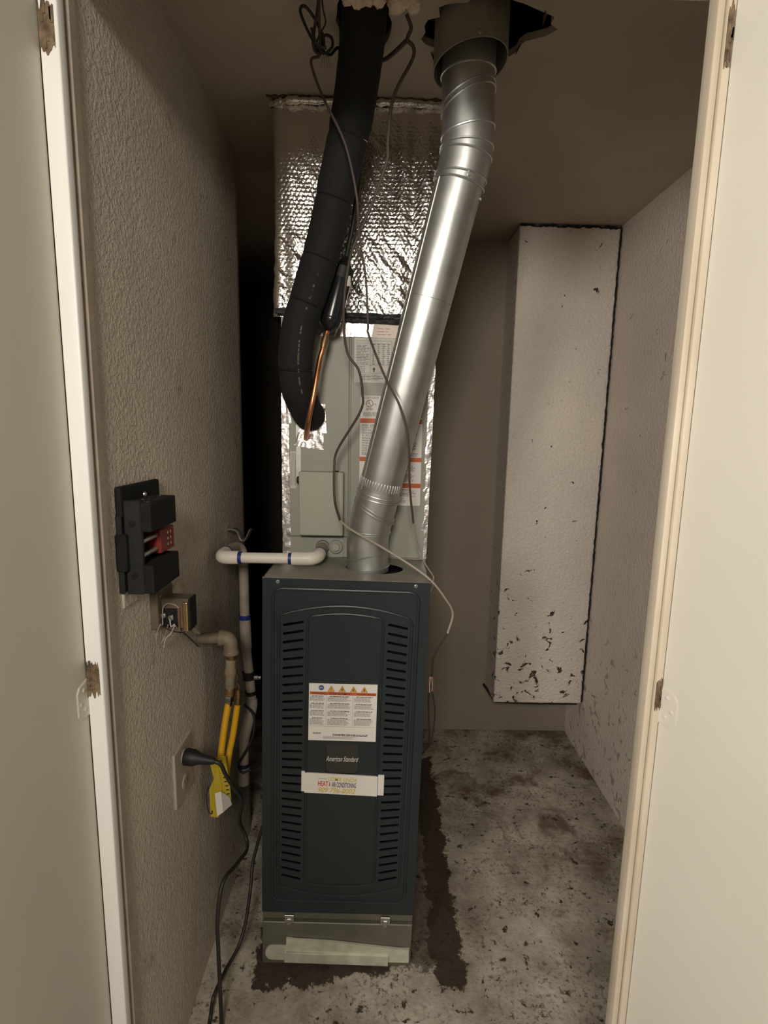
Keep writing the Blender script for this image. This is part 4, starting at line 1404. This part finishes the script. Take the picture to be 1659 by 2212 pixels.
corrugated('yellow_hose', [(-0.4100, 1.359, 0.822), (-0.4197, 1.352, 0.7609), (-0.4253, 1.342, 0.7094), (-0.4283, 1.335, 0.6673), (-0.4275, 1.334, 0.5965), (-0.4349, 1.335, 0.5304), (-0.4494, 1.34, 0.4939)], 0.0096, 'hose_yellow')
corrugated('yellow_hose', [(-0.3960, 1.400, 0.795), (-0.4061, 1.38, 0.7111), (-0.413, 1.368, 0.671), (-0.4191, 1.362, 0.6257), (-0.4269, 1.36, 0.5627), (-0.438, 1.356, 0.5064), (-0.4504, 1.347, 0.4883)], 0.0096, 'hose_yellow')
gpart('flare_nut', lathe(BM(), (-0.3935, 1.402, 0.842), (-0.06, -.02, -1), [(0, .008), (.012, .0105), (.022, .0115), (.026, .0095), (.040, .0095), (.048, .0085)], 10), 'brass')
gpart('brass_loop', tube(BM(), smooth_path([(-0.397, 1.398, 0.905), (-0.392, 1.396, 0.885), (-0.396, 1.396, 0.868), (-0.389, 1.398, 0.852), (-0.397, 1.400, 0.835)], 6), 0.0022, 7), 'brass')
# paper tags wrapped on the hose


def tag_plate(name, pts, m, thick=0.0012, parent=None):
    bm = BM()
    f = [bm.verts.new(p) for p in pts]
    b = [bm.verts.new(Vector(p) + Vector((0, thick, 0))) for p in pts]
    bm.faces.new(f)
    bm.faces.new(b[::-1])
    n = len(pts)
    for i in range(n):
        j = (i + 1) % n
        bm.faces.new((f[i], b[i], b[j], f[j]))
    return link(name, bm, m, gs, gb)


tag_plate('hose_tag', [(-0.4321, 1.32, 0.6887), (-0.4111, 1.322, 0.6848), (-0.4008, 1.322, 0.5914), (-0.3976, 1.32, 0.5427), (-0.421, 1.318, 0.5194), (-0.4262, 1.318, 0.6083)], 'tag_yellow')
tag_plate('hose_tag', [(-0.4532, 1.316, 0.6687), (-0.4339, 1.317, 0.6851), (-0.423, 1.316, 0.6099), (-0.4184, 1.314, 0.5226), (-0.4355, 1.313, 0.503), (-0.4545, 1.312, 0.5064), (-0.4557, 1.312, 0.5911), (-0.4422, 1.313, 0.6231)], 'tag_yellow')
tag_plate('paper_label', [(-0.4397, 1.309, 0.5808), (-0.4228, 1.309, 0.5867), (-0.4176, 1.307, 0.524), (-0.4347, 1.307, 0.5122)], 'tag_white')
tag_plate('paper_label', [(-0.423, 1.3095, 0.5863), (-0.4005, 1.314, 0.566), (-0.3946, 1.314, 0.5431), (-0.4178, 1.3075, 0.5236)], 'tag_grey')
bm = BM()
rnd = random.Random(14)
for k in range(9):
    p = Vector((-0.4243, 1.318, 0.6733)).lerp(Vector((-0.4066, 1.318, 0.5729)), k / 8)
    box(bm, p.x - 0.002, p.x + 0.004 + 0.003 * rnd.random(), p.y - 0.0008, p.y + .001, p.z - 0.0012, p.z + 0.0012)
link('tag_print', bm, 'navy', gs, gb)
tube_pts = [(-0.4566, 1.308, 0.6012), (-0.4627, 1.308, 0.5727), (-0.459, 1.308, 0.527), (-0.4503, 1.308, 0.5184), (-0.4487, 1.308, 0.5271)]
gpart('tag_border', tube(BM(), smooth_path(tube_pts, 4), 0.0016, 6), 'navy')

# ------------------------------------------------------------------ outlet, plug and cord
ot = thing('wall_outlet', (L_, 1.203, 0.73), 'ivory outlet cover plate on the left wall holding the black plug', 'outlet')
bm = box(BM(), L_ - 0.001, L_ + 0.006, 1.150, 1.262, 0.655, 0.800, 0.0025, 2)
link('cover_plate', bm, 'plate_ivory', ot, (L_, 1.203, 0.73))
for zz in (0.762, 0.693):
    link('receptacle', lathe(BM(), (L_ + 0.005, 1.207, zz), (1, 0, 0), [(0, .019), (.0025, .019), (.003, .018)], 18), 'plate_ivory', ot, (L_, 1.203, 0.73), True)
for yy in (1.201, 1.213):
    link('slot', box(BM(), L_ + 0.0075, L_ + 0.0086, yy - .001, yy + .001, 0.690, 0.700), 'ink', ot, (L_, 1.203, 0.73))
cd = thing('power_cord', (L_ + 0.008, 1.207, 0.760), 'black power cord plugged into the ivory outlet and trailing down to the floor', 'power cord')
cdb = (L_ + 0.008, 1.207, 0.760)
link('plug', lathe(BM(), (L_ + 0.008, 1.207, 0.762), (1, -0.06, -0.12), [(0, .0185), (.004, .021), (.026, .0195), (.040, .0135), (.070, .0095), (.078, .0070)], 20), 'black_plastic', cd, cdb, True)
cordA = [(-0.406, 1.204, 0.752), (-0.388, 1.206, 0.742), (-0.382, 1.225, 0.70), (-0.374, 1.262, 0.635), (-0.368, 1.318, 0.555), (-0.3955, 1.39, 0.4265), (-0.3827, 1.4, 0.3716), (-0.3714, 1.37, 0.3514), (-0.3865, 1.31, 0.3561), (-0.4054, 1.25, 0.359), (-0.4102, 1.21, 0.2921), (-0.4044, 1.19, 0.1996), (-0.3965, 1.17, 0.0935), (-0.3916, 1.155, 0.0224), (-0.388, 1.12, 0.0062), (-0.375, 1.02, 0.0055)]
link('cord', tube(BM(), smooth_path(cordA, 8), 0.0052, 10), 'cable_black', cd, cdb, True)
c2 = thing('appliance_cord', (-0.43, 1.10, 0.005), 'second black cord hanging beside the furnace and curling on the floor by the left wall', 'power cord')
cordB = [(-0.312, 1.50, 0.44), (-0.327, 1.497, 0.405), (-0.3704, 1.45, 0.255), (-0.3711, 1.4, 0.1884), (-0.3767, 1.36, 0.1165), (-0.3893, 1.32, 0.0727), (-0.413, 1.26, 0.0568), (-0.4258, 1.2, 0.0475), (-0.4294, 1.1796, 0.0068), (-0.425, 1.12, 0.0055), (-0.435, 0.98, 0.0055)]
link('cord', tube(BM(), smooth_path(cordB, 8), 0.0050, 10), 'cable_black', c2, (-0.43, 1.10, 0.005), True)

# ------------------------------------------------------------------ old door chime on the left wall
ch = thing('door_chime', (L_, 1.03, 1.28), 'old uncovered black door chime with red terminal block screwed to the left wall', 'door chime')
chb = (L_, 1.03, 1.28)
def hpart(name, bm, m, smooth=False, parent=ch):
    return link(name, bm, m, parent, chb, smooth)
hpart('back_plate', box(BM(), L_ - 0.001, L_ + 0.012, 0.953, 1.125, 1.415, 1.4735, 0.004, 2), 'dusty_black')
hpart('back_plate', box(BM(), L_ - 0.001, L_ + 0.010, 0.950, 1.100, 1.270, 1.420, 0.003, 1), 'black_plastic')
hpart('back_plate', box(BM(), L_ - 0.001, L_ + 0.020, 0.945, 0.960, 1.315, 1.385, 0.002, 1), 'dusty_black')
hpart('plate_screw', lathe(BM(), (L_ + 0.012, 1.050, 1.449), (1, 0, 0), [(0, .0055), (.002, .005), (.004, .003)], 12), 'galv_dull')
hpart('side_frame', box(BM(), L_ + 0.012, L_ + 0.044, 0.957, 0.968, 1.268, 1.4485, 0.002, 1), 'black_plastic')
for zz in (1.405, 1.305):
    hpart('rivet', lathe(BM(), (L_ + 0.028, 0.957, zz), (0, -1, 0), [(0, .006), (.0015, .006), (.002, .004)], 12), 'dusty_black')
hpart('solenoid_housing', box(BM(), L_ + 0.010, L_ + 0.062, 0.960, 1.082, 1.388, 1.4445, 0.003, 2), 'dusty_black')
hpart('solenoid_housing', box(BM(), L_ + 0.010, L_ + 0.062, 0.960, 1.088, 1.268, 1.3240, 0.003, 2), 'dusty_black')
rnd = random.Random(31)
bm = BM()
for k in range(12):
    c = Vector((L_ + 0.018 + 0.036 * rnd.random(), 0.966 + 0.10 * rnd.random(), 1.4445))
    bmesh.ops.create_icosphere(bm, subdivisions=1, radius=0.0012 + 0.002 * rnd.random(), matrix=Matrix.Translation(c) @ Matrix.Scale(0.5, 4, (0, 0, 1)))
hpart('dust_crumbs', bm, 'dust')
hpart('center_frame', box(BM(), L_ + 0.008, L_ + 0.022, 0.968, 1.09, 1.322, 1.390, 0.002, 1), 'black_plastic')
for zz in (1.369, 1.342):
    hpart('plunger', lathe(BM(), (L_ + 0.040, 0.968, zz), (0, 1, 0), [(0, .0045), (.060, .0045), (.062, .0030)], 12), 'galv_dull', True)
tmb = hpart('terminal_block', box(BM(), L_ + 0.022, L_ + 0.049, 1.030, 1.098, 1.3310, 1.3790, 0.0015, 1), 'terminal_red')
for i in range(3):
    for j in range(2):
        hpart('terminal_screw', lathe(BM(), (L_ + 0.049, 1.062 + j * 0.014, 1.3435 + i * 0.0125), (1, 0, 0), [(0, .0036), (.0015, .0036), (.002, .002)], 10), 'steel', False, tmb)
# broken plaster patch and bare wires under the chime
structure(link('wall_patch', box(BM(), L_ - 0.002, L_ + 0.004, 0.958, 1.07, 1.238, 1.272, 0.002, 1), 'gypsum'))

# ------------------------------------------------------------------ chime transformer
tf = thing('chime_transformer', (L_, 1.13, 1.15), 'small gold-zinc doorbell transformer with loose wires below the black chime', 'transformer')
tfb = (L_, 1.13, 1.15)
def tpart(name, bm, m, smooth=False):
    return link(name, bm, m, tf, tfb, smooth)
tpart('mounting_box', box(BM(), L_ - 0.001, L_ + 0.016, 1.075, 1.16, 1.150, 1.232, 0.002, 1), 'zinc_dusty')
tpart('core', box(BM(), L_ + 0.012, L_ + 0.076, 1.096, 1.135, 1.146, 1.214, 0.0015, 1), 'zinc_dusty')
tpart('face_plate', box(BM(), L_ + 0.017, L_ + 0.050, 1.0935, 1.097, 1.149, 1.192, 0.001, 1), 'black_gloss')
tpart('terminal_screw', lathe(BM(), (L_ + 0.036, 1.0935, 1.171), (0, -1, 0), [(0, .0060), (.002, .0060), (.0025, .0035), (.007, .0030)], 12), 'steel', True)
tpart('terminal_screw', lathe(BM(), (L_ + 0.020, 1.0935, 1.176), (0, -1, 0), [(0, .0052), (.002, .0052), (.0025, .0035), (.005, .0030)], 12), 'galv_dull', True)
tpart('lamination_strap', box(BM(), L_ + 0.0505, L_ + 0.0560, 1.0915, 1.125, 1.142, 1.196, 0.0015, 2), 'zinc_gold')
tpart('lamination_strap', box(BM(), L_ + 0.0620, L_ + 0.0735, 1.0905, 1.130, 1.140, 1.208, 0.003, 3), 'zinc_gold')
tpart('coil_end', box(BM(), L_ + 0.0740, L_ + 0.0790, 1.094, 1.132, 1.141, 1.214, 0.0015, 1), 'dusty_black')
tpart('wire_lead', tube(BM(), smooth_path([(L_ + 0.020, 1.089, 1.178), (L_ + 0.022, 1.088, 1.195), (L_ + 0.032, 1.088, 1.205), (L_ + 0.046, 1.089, 1.203), (L_ + 0.056, 1.089, 1.196)], 6), 0.0011, 6), 'cable_beige')
bw = thing('loose_wires', (L_, 1.15, 1.06), 'thin tan bell wires looping against the wall under the gold transformer', 'wire')
bwb = (L_, 1.15, 1.06)
lw = [
    ([(L_ + 0.020, 1.0885, 1.176), (L_ + 0.0195, 1.0870, 1.156), (-0.458, 1.0583, 1.1693), (-0.47, 1.0682, 1.1486), (-0.475, 1.0727, 1.1256), (-0.475, 1.0903, 1.1117), (-0.47, 1.1043, 1.1232), (-0.452, 1.0813, 1.1595)], 0.0013, 'cable_beige'),
    ([(L_ + 0.036, 1.0875, 1.171), (L_ + 0.0385, 1.0860, 1.154), (-0.438, 1.0815, 1.1607), (-0.452, 1.0964, 1.1354), (-0.468, 1.1039, 1.118), (-0.478, 1.1155, 1.0932)], 0.0015, 'wire_pale'),
    ([(-0.45, 1.1621, 1.1338), (-0.46, 1.1528, 1.1181), (-0.47, 1.1335, 1.1057), (-0.478, 1.1255, 1.0911)], 0.0013, 'cable_beige'),
    ([(-0.432, 1.0688, 1.1625), (-0.448, 1.1438, 1.1197), (-0.46, 1.221, 1.0909), (-0.466, 1.248, 1.0678)], 0.0015, 'cable_beige'),
    ([(-0.45, 1.1734, 1.1295), (-0.46, 1.1641, 1.1181), (-0.47, 1.2224, 1.0806), (-0.478, 1.3041, 1.0241), (-0.483, 1.3441, 0.9964)], 0.0021, 'cable_brown'),
    ([(-0.456, 1.0533, 1.1682), (-0.452, 1.1019, 1.1375), (-0.452, 1.1483, 1.1155), (-0.452, 1.182, 1.1042)], 0.0013, 'cable_brown'),
    ([(-0.47, 1.1558, 1.2106), (-0.476, 1.2, 1.2193), (-0.478, 1.2396, 1.2098), (-0.478, 1.2674, 1.1798), (-0.465, 1.2257, 1.1803)], 0.0016, 'wire_pale'),
    ([(-0.47, 1.0881, 1.2196), (-0.475, 1.1184, 1.2288), (-0.478, 1.1591, 1.2271), (-0.478, 1.1928, 1.2101)], 0.0016, 'cable_beige'),
]
for pts, r, m in lw:
    link('strand', tube(BM(), smooth_path(pts, 7), r, 6), m, bw, bwb, True)
n0, n1 = Vector((-0.462, 1.2334, 1.0955)), Vector((-0.466, 1.3072, 1.0499))
link('wire_nut', lathe(BM(), n0, n1 - n0, [(0, .0068), ((n1 - n0).length * .75, .0055), ((n1 - n0).length, .0045)], 12), 'nut_ivory', bw, bwb, True)

bpy.context.view_layer.update()
